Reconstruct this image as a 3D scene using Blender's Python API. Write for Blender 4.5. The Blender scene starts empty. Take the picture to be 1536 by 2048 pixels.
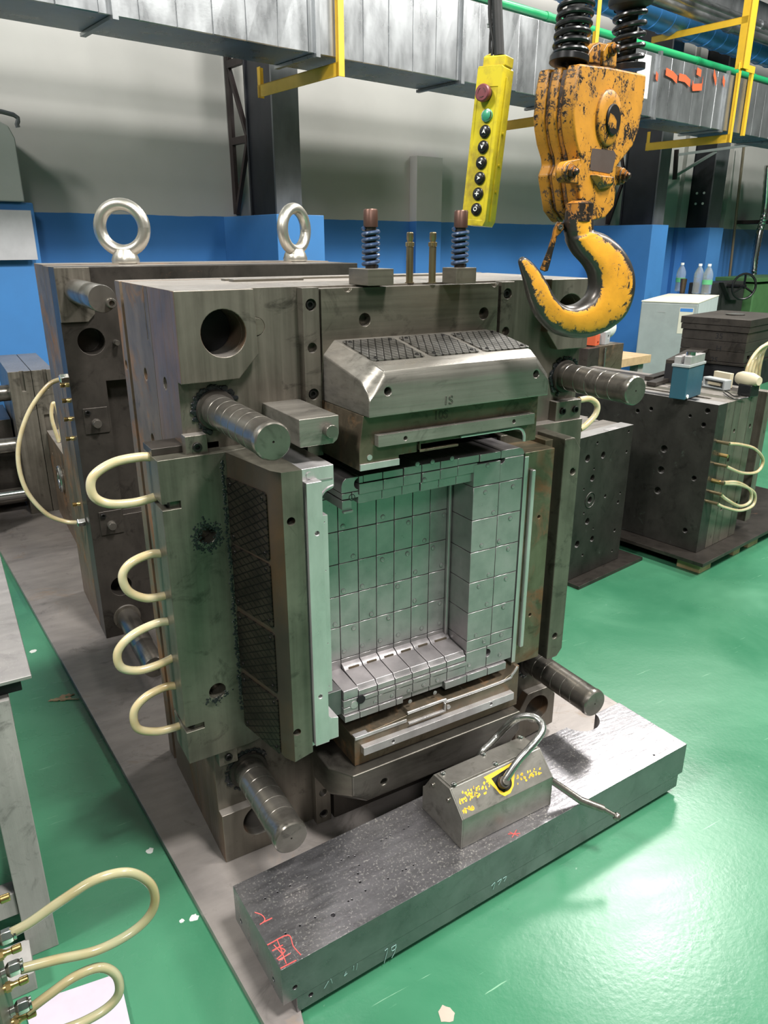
import bpy, bmesh, math, random
from mathutils import Vector, Matrix
random.seed(7)
R = math.radians
scene = bpy.context.scene
C = scene.collection

# ---------------------------------------------------------------- camera
FPX, HORIZON, YAW, CAMZ = 1480.0, 487.0, R(30.6), 1.5      # image taken as 1536 x 2048
PITCH = math.atan((1024 - HORIZON) / FPX)
CAM = Vector((0, 0, CAMZ))
FWH = Vector((math.sin(YAW), math.cos(YAW), 0))
RT = Vector((math.cos(YAW), -math.sin(YAW), 0))
UP = Vector((0, 0, 1))
FW = FWH * math.cos(PITCH) - UP * math.sin(PITCH)
CU = UP * math.cos(PITCH) + FWH * math.sin(PITCH)
cd = bpy.data.cameras.new('camera')
cam = bpy.data.objects.new('camera', cd)
C.objects.link(cam)
cd.sensor_fit = 'VERTICAL'
cd.sensor_height = 36.0
cd.sensor_width = 27.0
cd.lens = 36.0 * FPX / 2048
cd.clip_start = 0.02
cam.matrix_world = Matrix((
    (RT.x, CU.x, -FW.x, CAM.x), (RT.y, CU.y, -FW.y, CAM.y), (RT.z, CU.z, -FW.z, CAM.z), (0, 0, 0, 1)))
scene.camera = cam

# ---------------------------------------------------------------- exposure, world, lamps
scene.view_settings.view_transform = 'Standard'
scene.view_settings.look = 'None'
scene.view_settings.gamma = 1
scene.view_settings.use_curve_mapping = False
scene.view_settings.exposure = 0.07
world = bpy.data.worlds.new('hall_air')
scene.world = world
world.use_nodes = True
world.node_tree.nodes['Background'].inputs[0].default_value = (0.80, 0.86, 0.90, 1)
world.node_tree.nodes['Background'].inputs[1].default_value = 0.13
scene.cycles.use_denoising = True
scene.cycles.max_bounces = 6
scene.cycles.sample_clamp_indirect = 6
scene.cycles.caustics_reflective = False
scene.cycles.caustics_refractive = False


def lamp(name, loc, target, sx, sy, power, col=(1, 0.97, 0.93)):
    l = bpy.data.lights.new(name, 'AREA')
    l.shape = 'RECTANGLE'
    l.size, l.size_y, l.energy, l.color = sx, sy, power, col
    o = bpy.data.objects.new(name, l)
    C.objects.link(o)
    o.location = loc
    o.rotation_euler = (Vector(target) - Vector(loc)).to_track_quat('-Z', 'Y').to_euler()
    return o


lamp('bay_or_fill_lamp', (6.6, 4.6, 6.3), (1.4, 1.2, 0), 1.1, 1.1, 340)
lamp('bay_or_fill_lamp', (1.5, -1.1, 6.2), (1.2, 1.4, 0.6), 0.8, 0.8, 500)
lamp('bay_or_fill_lamp', (-4.2, 1.2, 6.2), (0.5, 2.6, 0.2), 1.1, 1.1, 440)
lamp('bay_or_fill_lamp', (-2.5, -5.0, 6.2), (1, 1, 0.5), 1.3, 1.3, 230)  # added fill light from behind the camera
lamp('bay_or_fill_lamp', (5.5, -1.0, 6.2), (3, 2, 0), 1.1, 1.1, 380)
lamp('bay_or_fill_lamp', (9.5, 0.5, 6.3), (8, 5.5, 1.0), 1.2, 1.2, 420)  # added to brighten the back wall

# ---------------------------------------------------------------- frames and picking
BA = R(9.4)                                                # the building is turned against the mould
FB = Matrix.Rotation(BA, 4, 'Z')
BXV, BYV = FB @ Vector((1, 0, 0)), FB @ Vector((0, 1, 0))


def ray(px, py):
    return FW * FPX + RT * (px - 768) + CU * (1024 - py)


def at(px, py, ax, v):
    i = 'xyz'.index(ax)
    d = ray(px, py)
    return CAM + d * ((v - CAM[i]) / d[i])


def aton(px, py, p0, n):
    d = ray(px, py)
    return CAM + d * ((Vector(p0) - CAM).dot(n) / d.dot(n))


def atB(px, py, ax, v):                                    # point in the building's own frame
    d = FB.inverted() @ ray(px, py)
    i = 'xyz'.index(ax)
    return CAM + d * ((v - CAM[i]) / d[i])


def pix(p):
    d = Vector(p) - CAM
    z = d.dot(FW)
    return 768 + FPX * d.dot(RT) / z, 1024 - FPX * d.dot(CU) / z


def frame(o, ex, ey, ez):
    return Matrix(((ex.x, ey.x, ez.x, o.x), (ex.y, ey.y, ez.y, o.y), (ex.z, ey.z, ez.z, o.z), (0, 0, 0, 1)))


# ---------------------------------------------------------------- objects, parents, tags
def W(o):
    if o is None:
        return Matrix()
    m = Matrix.Translation(o.location) @ o.rotation_euler.to_matrix().to_4x4()
    if o.parent:
        return W(o.parent) @ o.matrix_parent_inverse @ m
    return m


def setparent(o, p):
    o.parent = p
    o.matrix_parent_inverse = W(p).inverted()


def tag(o, label, cat, group=None):
    o['label'] = label
    o['category'] = cat
    if group:
        o['group'] = group
    return o


def thing(name, label, cat, loc=(0, 0, 0), rz=0.0, group=None):
    o = bpy.data.objects.new(name, None)
    C.objects.link(o)
    o.location = loc
    o.rotation_euler = (0, 0, rz)
    o.empty_display_size = 0.05
    return tag(o, label, cat, group)


def catmull(pts, k=6, closed=False):
    P = [Vector(p) for p in pts]
    n = len(P)
    out = []
    rng = n if closed else n - 1
    for i in range(rng):
        p1, p2 = P[i], P[(i + 1) % n]
        p0 = P[i - 1] if (closed or i > 0) else p1 * 2 - p2
        p3 = P[(i + 2) % n] if (closed or i + 2 < n) else p2 * 2 - p1
        for j in range(k):
            t = j / k
            out.append(0.5 * ((2 * p1) + (p2 - p0) * t + (2 * p0 - 5 * p1 + 4 * p2 - p3) * t * t + (3 * p1 - p0 - 3 * p2 + p3) * t ** 3))
    if not closed:
        out.append(P[-1])
    return out


class MB:
    def __init__(s):
        s.v, s.f, s.cuts = [], [], []

    def add(s, vs, fs):
        b = len(s.v)
        s.v += [Vector(v) for v in vs]
        s.f += [tuple(b + i for i in f) for f in fs]
        return s

    def box(s, x0, x1, y0, y1, z0, z1):
        return s.add([(x0, y0, z0), (x1, y0, z0), (x1, y1, z0), (x0, y1, z0), (x0, y0, z1), (x1, y0, z1), (x1, y1, z1), (x0, y1, z1)],
                     [(0, 3, 2, 1), (4, 5, 6, 7), (0, 1, 5, 4), (1, 2, 6, 5), (2, 3, 7, 6), (3, 0, 4, 7)])

    def loft(s, rings, cap=True, closed=False):
        n = len(rings[0])
        vs = [p for r_ in rings for p in r_]
        fs = []
        m = len(rings)
        for i in range(m if closed else m - 1):
            for j in range(n):
                a, b2 = i * n + j, i * n + (j + 1) % n
                c2, d2 = ((i + 1) % m) * n + (j + 1) % n, ((i + 1) % m) * n + j
                fs.append((a, b2, c2, d2))
        if cap and not closed:
            fs.append(tuple(reversed(range(n))))
            fs.append(tuple((m - 1) * n + j for j in range(n)))
        return s.add(vs, fs)

    def prism(s, pts, ax, a, b):
        def mk(p, h):
            return {'x': (h, p[0], p[1]), 'y': (p[0], h, p[1]), 'z': (p[0], p[1], h)}[ax]
        return s.loft([[mk(p, a) for p in pts], [mk(p, b) for p in pts]])

    def lathe(s, prof, p0, d, n=24):
        d = Vector(d).normalized()
        p0 = Vector(p0)
        u = d.orthogonal().normalized()
        w = d.cross(u)
        rings = []
        for r_, h in prof:
            r_ = max(r_, 1e-5)
            rings.append([p0 + d * h + (u * math.cos(2 * math.pi * k / n) + w * math.sin(2 * math.pi * k / n)) * r_ for k in range(n)])
        return s.loft(rings)

    def cyl(s, p0, p1, r0, r1=None, n=20):
        d = Vector(p1) - Vector(p0)
        return s.lathe([(r0, 0), (r0 if r1 is None else r1, d.length)], p0, d, n)

    def tube(s, path, r, n=10, closed=False):
        P = [Vector(p) for p in path]
        m = len(P)
        t0 = (P[1] - P[0]).normalized()
        u = t0.orthogonal().normalized()
        rings = []
        for i in range(m):
            if closed:
                t = (P[(i + 1) % m] - P[i - 1]).normalized()
            else:
                t = (P[min(i + 1, m - 1)] - P[max(i - 1, 0)]).normalized()
            u = (u - t * u.dot(t)).normalized()
            w = t.cross(u)
            rr = r[i] if isinstance(r, (list, tuple)) else r
            rings.append([P[i] + (u * math.cos(2 * math.pi * k / n) + w * math.sin(2 * math.pi * k / n)) * rr for k in range(n)])
        if closed:                                        # undo the twist gathered on the way round
            best = min(range(n), key=lambda q: (rings[0][q] - rings[-1][0]).length)
            rings[-1] = rings[-1]
            vs_first = rings[0][best:] + rings[0][:best]
            s.loft(rings, cap=False)
            s.loft([rings[-1], vs_first], cap=False)
            return s
        return s.loft(rings)

    def beam(s, p0, p1, w, h, up=(0, 0, 1)):               # rectangular bar between two points
        p0, p1 = Vector(p0), Vector(p1)
        t = (p1 - p0).normalized()
        a = t.cross(Vector(up)).normalized()
        b = a.cross(t)
        q = [(-1, -1), (1, -1), (1, 1), (-1, 1)]
        return s.loft([[p + a * (w / 2 * i) + b * (h / 2 * j) for i, j in q] for p in (p0, p1)])

    def hole(s, p, d, r, depth, n=20):
        s.cuts.append(('c', Vector(p), Vector(d).normalized(), r, depth, n))
        return s

    def slot(s, x0, x1, y0, y1, z0, z1):
        s.cuts.append(('b', x0, x1, y0, y1, z0, z1))
        return s

    def build(s, name, m, parent=None, label=None, bevel=0.0015, seg=2, M=None, smooth=35, origin=None):
        vs = [M @ v for v in s.v] if M is not None else s.v
        me = bpy.data.meshes.new(name)
        me.from_pydata([tuple(v) for v in vs], [], s.f)
        bm = bmesh.new()
        bm.from_mesh(me)
        bmesh.ops.recalc_face_normals(bm, faces=bm.faces)
        bm.to_mesh(me)
        bm.free()
        if s.cuts:
            k = MB()
            for c in s.cuts:
                if c[0] == 'c':
                    _, p, d, r_, dep, n = c
                    k.lathe([(r_, -0.004), (r_, dep)], p, d, n)
                else:
                    k.box(*c[1:])
            kv = [M @ v for v in k.v] if M is not None else k.v
            km = bpy.data.meshes.new('cutter')
            km.from_pydata([tuple(v) for v in kv], [], k.f)
            kb = bmesh.new()
            kb.from_mesh(km)
            bmesh.ops.recalc_face_normals(kb, faces=kb.faces)
            kb.to_mesh(km)
            kb.free()
            oa, ob = bpy.data.objects.new('work_a', me), bpy.data.objects.new('work_b', km)
            C.objects.link(oa)
            C.objects.link(ob)
            md = oa.modifiers.new('cut', 'BOOLEAN')
            md.object, md.operation, md.solver = ob, 'DIFFERENCE', 'EXACT'
            md.use_self = sum(c[0] == 'b' for c in s.cuts) > 1
            dg = bpy.context.evaluated_depsgraph_get()
            me2 = bpy.data.meshes.new_from_object(oa.evaluated_get(dg))
            bpy.data.objects.remove(oa)
            bpy.data.objects.remove(ob)
            bpy.data.meshes.remove(me)
            bpy.data.meshes.remove(km)
            me = me2
            me.name = name
            me.materials.clear()
        n = len(me.vertices)
        if origin is None:
            lo = Vector([min(v.co[i] for v in me.vertices) for i in range(3)])
            hi = Vector([max(v.co[i] for v in me.vertices) for i in range(3)])
            origin = (lo + hi) / 2
            if parent is None:
                origin.z = lo.z
        origin = Vector(origin)
        me.transform(Matrix.Translation(-origin))
        for p in me.polygons:
            p.use_smooth = True
        me.set_sharp_from_angle(angle=R(smooth))
        me.materials.append(m)
        o = bpy.data.objects.new(name, me)
        C.objects.link(o)
        o.location = origin
        if parent is not None:
            setparent(o, parent)
        if bevel:
            b = o.modifiers.new('edge', 'BEVEL')
            b.width, b.segments, b.limit_method, b.angle_limit = bevel, seg, 'ANGLE', R(40)
            b.use_clamp_overlap = True
            b.harden_normals = True
        if label:
            o['label'] = label
        return o


def inst(me, name, mat4, parent=None, label=None):          # one more object on shared mesh data
    o = bpy.data.objects.new(name, me)
    C.objects.link(o)
    loc, rot, _ = mat4.decompose()
    o.location = loc
    o.rotation_euler = rot.to_euler()
    if parent is not None:
        setparent(o, parent)
    if label:
        o['label'] = label
    return o


def raw_mesh(mb, name, m, smooth=35):
    me = bpy.data.meshes.new(name)
    me.from_pydata([tuple(v) for v in mb.v], [], mb.f)
    bm = bmesh.new()
    bm.from_mesh(me)
    bmesh.ops.recalc_face_normals(bm, faces=bm.faces)
    bm.to_mesh(me)
    bm.free()
    for p in me.polygons:
        p.use_smooth = True
    me.set_sharp_from_angle(angle=R(smooth))
    me.materials.append(m)
    return me


def struct(o):
    o['kind'] = 'structure'
    return o


def copy_tree(o, parent=None, move=None):
    c = o.copy()
    C.objects.link(c)
    if parent is not None:
        c.parent = parent
    if move is not None:
        c.location = o.location + Vector(move)
    for ch in o.children:
        copy_tree(ch, c)
    return c


# ---------------------------------------------------------------- materials
class NT:
    def __init__(s, name):
        s.m = bpy.data.materials.new(name)
        s.m.use_nodes = True
        s.t = s.m.node_tree
        s.b = s.t.nodes['Principled BSDF']
        g = s.t.nodes.new('ShaderNodeNewGeometry')
        s.pos = g.outputs['Position']
        s.nor = g.outputs['Normal']
        s.obj = s.t.nodes.new('ShaderNodeTexCoord').outputs['Object']

    def link(s, a, b):
        s.t.links.new(a, b)

    def put(s, sock, v):
        if hasattr(v, 'node'):
            s.link(v, sock)
        elif isinstance(v, (tuple, list)) and len(v) == 3 and sock.type == 'RGBA':
            sock.default_value = (*v, 1)
        else:
            sock.default_value = v

    def mapped(s, scale, rot=(0, 0, 0), src=None):
        n = s.t.nodes.new('ShaderNodeMapping')
        s.link(src or s.pos, n.inputs[0])
        n.inputs['Rotation'].default_value = rot
        n.inputs['Scale'].default_value = scale if isinstance(scale, (tuple, list)) else (scale,) * 3
        return n.outputs[0]

    def noise(s, scale, detail=5, rough=0.6, vec=None, dist=0.0):
        n = s.t.nodes.new('ShaderNodeTexNoise')
        s.link(vec or s.pos, n.inputs['Vector'])
        n.inputs['Scale'].default_value = scale
        n.inputs['Detail'].default_value = detail
        n.inputs['Roughness'].default_value = rough
        n.inputs['Distortion'].default_value = dist
        return n.outputs['Fac']

    def voro(s, scale, vec=None, feature='F1'):
        n = s.t.nodes.new('ShaderNodeTexVoronoi')
        n.feature = feature
        s.link(vec or s.pos, n.inputs['Vector'])
        n.inputs['Scale'].default_value = scale
        return n.outputs['Distance']

    def wave(s, scale, vec, prof='SIN', dist=0.0, axis='X'):
        n = s.t.nodes.new('ShaderNodeTexWave')
        n.bands_direction = axis
        n.wave_profile = prof
        s.link(vec, n.inputs['Vector'])
        n.inputs['Scale'].default_value = scale
        n.inputs['Distortion'].default_value = dist
        return n.outputs['Fac']

    def ramp(s, f, a, b, lo=0.0, hi=1.0):                  # linear remap, clamped
        n = s.t.nodes.new('ShaderNodeMapRange')
        s.put(n.inputs['Value'], f)
        n.inputs['From Min'].default_value = a
        n.inputs['From Max'].default_value = b
        n.inputs['To Min'].default_value = lo
        n.inputs['To Max'].default_value = hi
        return n.outputs[0]

    def mix(s, f, a, b):
        n = s.t.nodes.new('ShaderNodeMix')
        n.data_type = 'RGBA'
        s.put(n.inputs[0], f)
        s.put(n.inputs[6], a)
        s.put(n.inputs[7], b)
        return n.outputs[2]

    def math(s, op, a, b=0.0):
        n = s.t.nodes.new('ShaderNodeMath')
        n.operation = op
        s.put(n.inputs[0], a)
        s.put(n.inputs[1], b)
        n.use_clamp = False
        return n.outputs[0]

    def sep(s, v):
        n = s.t.nodes.new('ShaderNodeSeparateXYZ')
        s.link(v, n.inputs[0])
        return n.outputs

    def bump(s, h, strength=0.2, dist=0.002):
        n = s.t.nodes.new('ShaderNodeBump')
        s.put(n.inputs['Height'], h)
        n.inputs['Strength'].default_value = strength
        n.inputs['Distance'].default_value = dist
        s.link(n.outputs[0], s.b.inputs['Normal'])

    def out(s, col=None, rough=None, metal=None, **kw):
        if col is not None:
            s.put(s.b.inputs['Base Color'], col)
        if rough is not None:
            s.put(s.b.inputs['Roughness'], rough)
        if metal is not None:
            s.put(s.b.inputs['Metallic'], metal)
        for k, v in kw.items():
            s.put(s.b.inputs[k.replace('_', ' ')], v)
        return s.m


def plain(name, col, rough=0.5, metal=0.0, var=0.15, scale=9, bump=0.0, **kw):
    t = NT(name)
    f = t.noise(scale, 5)
    c = t.mix(t.ramp(f, 0.3, 0.7), col, tuple(x * (1 - var) for x in col))
    if bump:
        t.bump(t.noise(scale * 12, 4), bump, 0.001)
    return t.out(c, t.ramp(f, 0.3, 0.7, rough * 0.85, rough * 1.15), metal, **kw)


def steel(name, c1, c2, rough=0.34, metal=0.85, scale=5.0, streak=(60, 3, 3), rust=0.0, rustc=(0.12, 0.045, 0.018), speck=0.0, speckc=(0.6, 0.58, 0.55), oil=0.25, mill=0.0, bump=0.12, rs=7.0, flank=None, crown=None):
    t = NT(name)
    big = t.noise(scale, 6, 0.62, dist=0.4)
    st = t.noise(3.0, 4, 0.6, t.mapped(streak))
    col = t.mix(t.ramp(big, 0.32, 0.68), c1, c2)
    col = t.mix(t.ramp(st, 0.35, 0.75, 0.0, 0.34), col, tuple(min(1, x * 1.55) for x in c1))
    o = t.ramp(t.noise(scale * 1.7, 7, 0.7, dist=1.2), 0.56, 0.68, 0, oil * 2.2)
    col = t.mix(o, col, tuple(x * 0.3 for x in c2))
    rg = t.ramp(st, 0.2, 0.8, rough * 0.7, rough * 1.35)
    mt = metal
    if rust:
        rn = t.ramp(t.noise(rs, 8, 0.72, dist=0.8), 0.72 - rust * 0.42, 0.86 - rust * 0.36)
        col = t.mix(rn, col, t.mix(t.noise(30, 5), rustc, tuple(x * 2.2 for x in rustc)))
        rg = t.ramp(rn, 0, 1, rough, 0.72)
        mt = t.ramp(rn, 0, 1, metal, 0.15)
    if crown:  # clean ground tops, with glancing sheen put into the colour
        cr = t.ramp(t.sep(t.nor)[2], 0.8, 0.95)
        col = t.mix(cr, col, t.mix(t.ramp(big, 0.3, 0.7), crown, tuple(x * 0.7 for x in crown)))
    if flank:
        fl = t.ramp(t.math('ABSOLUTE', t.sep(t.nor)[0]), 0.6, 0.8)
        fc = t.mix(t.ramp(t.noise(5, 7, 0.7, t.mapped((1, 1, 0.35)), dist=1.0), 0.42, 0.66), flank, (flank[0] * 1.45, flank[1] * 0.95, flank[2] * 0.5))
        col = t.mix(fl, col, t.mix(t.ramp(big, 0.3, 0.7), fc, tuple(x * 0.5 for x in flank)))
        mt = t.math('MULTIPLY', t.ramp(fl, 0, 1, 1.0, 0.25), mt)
    if speck:
        sp = t.ramp(t.noise(170, 3, 0.7), 0.66 - speck * 0.1, 0.70 - speck * 0.08)
        sp = t.math('MULTIPLY', sp, t.ramp(t.noise(7, 4), 0.3, 0.62))
        sp = t.math('MULTIPLY', sp, t.ramp(t.sep(t.nor)[2], 0.5, 0.8))
        col = t.mix(sp, col, speckc)
    h = t.math('ADD', t.noise(2.0, 3, 0.6, t.mapped(tuple(x * 3 for x in streak))), t.math('MULTIPLY', t.noise(55, 5, 0.7), 0.7))
    if mill:
        h = t.math('ADD', h, t.math('MULTIPLY', t.noise(1.5, 1, 0.3, t.mapped(tuple(x * 0.5 for x in streak))), mill * 2.5))
    t.bump(h, bump, 0.0015)
    return t.out(col, rg, mt)


MT = {}
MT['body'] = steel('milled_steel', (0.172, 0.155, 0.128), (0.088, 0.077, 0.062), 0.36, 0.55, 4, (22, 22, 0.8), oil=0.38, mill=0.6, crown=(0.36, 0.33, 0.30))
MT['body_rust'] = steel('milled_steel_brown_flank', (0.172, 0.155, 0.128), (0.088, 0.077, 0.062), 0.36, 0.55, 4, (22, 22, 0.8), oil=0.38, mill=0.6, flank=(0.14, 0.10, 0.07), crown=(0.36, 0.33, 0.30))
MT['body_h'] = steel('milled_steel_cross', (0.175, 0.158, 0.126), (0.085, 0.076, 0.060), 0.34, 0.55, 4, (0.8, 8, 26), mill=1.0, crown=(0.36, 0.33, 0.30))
MT['slide_v'] = steel('slide_steel', (0.155, 0.148, 0.118), (0.070, 0.066, 0.052), 0.38, 0.55, 6, (16, 16, 0.6), mill=0.8, rust=0.12, rustc=(0.06, 0.045, 0.03))
MT['slide_dark'] = steel('slide_steel_shaded_flank', (0.155, 0.148, 0.118), (0.070, 0.066, 0.052), 0.38, 0.55, 6, (16, 16, 0.6), mill=0.8, rust=0.12, rustc=(0.06, 0.045, 0.03), flank=(0.045, 0.038, 0.03))  # flank colour holds the shade on the left wedge's inclined face
MT['head'] = steel('wedge_steel', (0.30, 0.28, 0.25), (0.19, 0.178, 0.155), 0.30, 0.65, 5, (1, 8, 30), mill=0.7)
MT['head_dark'] = steel('wedge_dark_steel', (0.15, 0.14, 0.12), (0.08, 0.072, 0.062), 0.36, 0.8, 6, (3, 8, 20), rust=0.25)
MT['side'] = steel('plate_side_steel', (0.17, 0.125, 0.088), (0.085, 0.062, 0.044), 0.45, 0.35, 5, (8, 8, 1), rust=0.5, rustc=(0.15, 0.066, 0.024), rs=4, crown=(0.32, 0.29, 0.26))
MT['brown'] = steel('oily_brown_steel', (0.17, 0.14, 0.10), (0.085, 0.066, 0.045), 0.36, 0.6, 8, (2, 5, 8), rust=0.45, rustc=(0.10, 0.05, 0.02), rs=9)
MT['brown_v'] = steel('oily_olive_steel', (0.20, 0.185, 0.13), (0.09, 0.075, 0.045), 0.38, 0.7, 8, (9, 9, 1), rust=0.5, rustc=(0.085, 0.042, 0.016), rs=8)
MT['bright'] = steel('core_steel', (0.40, 0.375, 0.38), (0.29, 0.275, 0.28), 0.33, 0.7, 4, (8, 8, 8), oil=0.02, bump=0.05)
MT['bright2'] = steel('machined_edge_steel', (0.62, 0.60, 0.60), (0.50, 0.48, 0.48), 0.32, 0.7, 6, (8, 8, 2), oil=0.05, bump=0.06)
MT['corewall'] = steel('core_side_steel', (0.22, 0.22, 0.22), (0.15, 0.15, 0.15), 0.4, 0.85, 4, (8, 8, 8), oil=0.02, bump=0.05)
MT['pin'] = steel('ground_pin_steel', (0.25, 0.232, 0.205), (0.145, 0.132, 0.115), 0.26, 0.8, 9, (6, 30, 6), bump=0.06, rust=0.08)
MT['dark'] = steel('dark_oily_steel', (0.068, 0.059, 0.051), (0.034, 0.030, 0.026), 0.4, 0.6, 7, (6, 6, 2), rust=0.15)
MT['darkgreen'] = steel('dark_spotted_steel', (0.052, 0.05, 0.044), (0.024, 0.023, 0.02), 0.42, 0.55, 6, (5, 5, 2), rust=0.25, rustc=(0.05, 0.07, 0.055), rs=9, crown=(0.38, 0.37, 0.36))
MT['black'] = plain('bolt_black', (0.025, 0.024, 0.023), 0.4, 0.7)
MT['void'] = plain('deep_black_steel', (0.012, 0.012, 0.014), 0.6, 0.3)
MT['grease'] = plain('black_grease', (0.010, 0.011, 0.013), 0.18, 0.0, bump=0.9, scale=40)
MT['block'] = steel('plate_top_steel', (0.23, 0.225, 0.235), (0.15, 0.145, 0.155), 0.30, 0.85, 6, (4, 20, 4), speck=0.9, oil=0.1, bump=0.25)
MT['floorplate'] = steel('floor_steel_plate', (0.31, 0.28, 0.26), (0.20, 0.183, 0.175), 0.42, 0.45, 3, (2, 7, 2), rust=0.34, rustc=(0.15, 0.105, 0.07), rs=3.5, bump=0.1)
MT['tableplate'] = steel('table_steel_plate', (0.36, 0.34, 0.33), (0.26, 0.245, 0.24), 0.42, 0.6, 5, (3, 20, 3), speck=0.3, oil=0.1)
MT['gal'] = steel('galvanised_sheet', (0.36, 0.375, 0.385), (0.26, 0.27, 0.28), 0.30, 0.8, 3, (3, 3, 1.0), oil=0.02, bump=0.22)
MT['pipe'] = steel('galvanised_pipe', (0.36, 0.37, 0.38), (0.22, 0.23, 0.235), 0.32, 0.9, 5, (1, 6, 6), oil=0.1)
MT['lifter'] = steel('lifter_steel', (0.30, 0.285, 0.255), (0.19, 0.18, 0.16), 0.36, 0.82, 9, (6, 9, 9), rust=0.1)
MT['shackle'] = plain('shackle_steel', (0.42, 0.42, 0.40), 0.26, 0.95)
MT['eye'] = plain('plated_eye_steel', (0.60, 0.57, 0.50), 0.33, 0.9, bump=0.2)
MT['brass'] = plain('brass', (0.62, 0.44, 0.18), 0.28, 0.95)
MT['brass_dark'] = plain('tarnished_brass', (0.30, 0.24, 0.14), 0.35, 0.9)
MT['chrome'] = plain('chrome', (0.78, 0.77, 0.75), 0.16, 1.0)
MT['copper'] = plain('brown_bolt', (0.12, 0.065, 0.05), 0.42, 0.7)
MT['spring_blue'] = plain('blue_spring_paint', (0.03, 0.06, 0.13), 0.35, 0.1)
MT['spring_black'] = plain('black_spring_paint', (0.014, 0.014, 0.015), 0.28, 0.2)
MT['rubber'] = plain('black_rubber', (0.012, 0.012, 0.012), 0.5)
MT['plate_yellow'] = plain('yellow_bracket_paint', (0.80, 0.48, 0.03), 0.45)
MT['plastic_black'] = plain('black_button', (0.012, 0.012, 0.012), 0.28)
MT['white_print'] = plain('white_print', (0.82, 0.82, 0.80), 0.5)
MT['red_button'] = plain('dull_red_button', (0.19, 0.045, 0.055), 0.45)
MT['green_button'] = plain('green_button', (0.05, 0.30, 0.17), 0.3)
MT['blue_pipe'] = plain('blue_pipe', (0.09, 0.36, 0.85), 0.3)
MT['green_pipe'] = plain('green_pipe', (0.02, 0.38, 0.14), 0.35)
MT['white_plastic'] = plain('white_plastic', (0.80, 0.82, 0.78), 0.4)
MT['red_plastic'] = plain('red_plastic', (0.62, 0.05, 0.04), 0.4)
MT['orange_paint'] = plain('orange_red_paint', (0.60, 0.11, 0.04), 0.45)
MT['orange_mark'] = plain('orange_sign_reflection', (0.80, 0.12, 0.04), 0.5)  # reflected sign light given as a colour
MT['fridge_front'] = plain('fridge_grey_green', (0.34, 0.375, 0.375), 0.32)
MT['fridge_side'] = plain('fridge_white', (0.64, 0.69, 0.70), 0.35)
MT['teal'] = plain('teal_paint', (0.02, 0.08, 0.115), 0.4)
MT['cream'] = plain('cream_plastic', (0.55, 0.48, 0.34), 0.5)
MT['machine_green'] = plain('machine_green', (0.085, 0.20, 0.075), 0.4)
MT['machine_dark'] = plain('machine_dark', (0.03, 0.03, 0.03), 0.5)
MT['wood'] = plain('raw_wood', (0.52, 0.36, 0.20), 0.65, scale=14, var=0.35)
MT['graywood'] = steel('grey_painted_timber', (0.30, 0.29, 0.275), (0.23, 0.22, 0.21), 0.6, 0.0, 6, (14, 14, 1.2), oil=0.25, bump=0.4)
MT['board'] = plain('pale_lilac_board', (0.50, 0.45, 0.52), 0.5, var=0.12, scale=16)
MT['label_red'] = plain('red_marker', (0.75, 0.10, 0.09), 0.6)
MT['chalk'] = plain('pale_chalk', (0.30, 0.50, 0.46), 0.7)
MT['paper'] = plain('paper', (0.70, 0.66, 0.55), 0.6)
MT['ink_blue'] = plain('blue_ink', (0.05, 0.22, 0.60), 0.5)
MT['column_dark'] = steel('column_shaded_paint', (0.022, 0.024, 0.03), (0.012, 0.013, 0.018), 0.42, 0.2, 3, (4, 4, 1), oil=0.05, bump=0.04)  # web and rear flange: their shade is put into the colour
MT['column_grey'] = steel('column_lit_grey_paint', (0.14, 0.15, 0.16), (0.10, 0.105, 0.11), 0.38, 0.3, 3, (4, 4, 1), oil=0.05, bump=0.04)  # front flange: the light falling on it is put into the colour
MT['lattice'] = plain('lattice_brown_paint', (0.030, 0.020, 0.020), 0.5)
MT['conduit'] = plain('grey_conduit', (0.34, 0.36, 0.36), 0.45)

t = NT('water_bottle_plastic')
MT['bottle'] = t.out((0.85, 0.92, 0.95), 0.08, 0.0, Transmission_Weight=0.75, Alpha=0.6, IOR=1.2)
t = NT('clear_hose')
MT['hose'] = t.out(t.mix(t.ramp(t.noise(11, 3), 0.35, 0.7), (0.58, 0.52, 0.34), (0.50, 0.38, 0.19)), 0.22, 0.0, Subsurface_Weight=0.35, Subsurface_Radius=(0.02, 0.015, 0.006), Coat_Weight=0.6, Coat_Roughness=0.12)
t = NT('clear_hose_near')
MT['hose_near'] = t.out(t.mix(t.ramp(t.noise(9, 3), 0.4, 0.7), (0.62, 0.58, 0.36), (0.56, 0.43, 0.20)), 0.18, 0.0, Transmission_Weight=0.45, IOR=1.25, Coat_Weight=0.6, Coat_Roughness=0.1)

# green epoxy floor
t = NT('green_epoxy_floor')
a = t.noise(1.6, 6, 0.6, dist=0.6)
col = t.mix(t.ramp(a, 0.3, 0.7), (0.032, 0.150, 0.078), (0.064, 0.218, 0.122))
sc = t.ramp(t.noise(26, 8, 0.75), 0.66, 0.70)
sc = t.math('MULTIPLY', sc, t.ramp(t.noise(3.3, 4), 0.5, 0.62))
col = t.mix(sc, col, (0.36, 0.46, 0.38))
ln = t.ramp(t.noise(4, 4, 0.6, t.mapped((1, 26, 1), (0, 0, R(24)))), 0.69, 0.72, 0, 0.6)
col = t.mix(ln, col, (0.25, 0.45, 0.30))
dk = t.ramp(t.noise(60, 3, 0.6), 0.72, 0.76, 0, 0.7)
col = t.mix(dk, col, (0.01, 0.07, 0.03))
t.bump(t.math('ADD', t.noise(70, 4, 0.6), t.math('MULTIPLY', t.noise(16, 3), 0.9)), 0.22, 0.0016)
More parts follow.
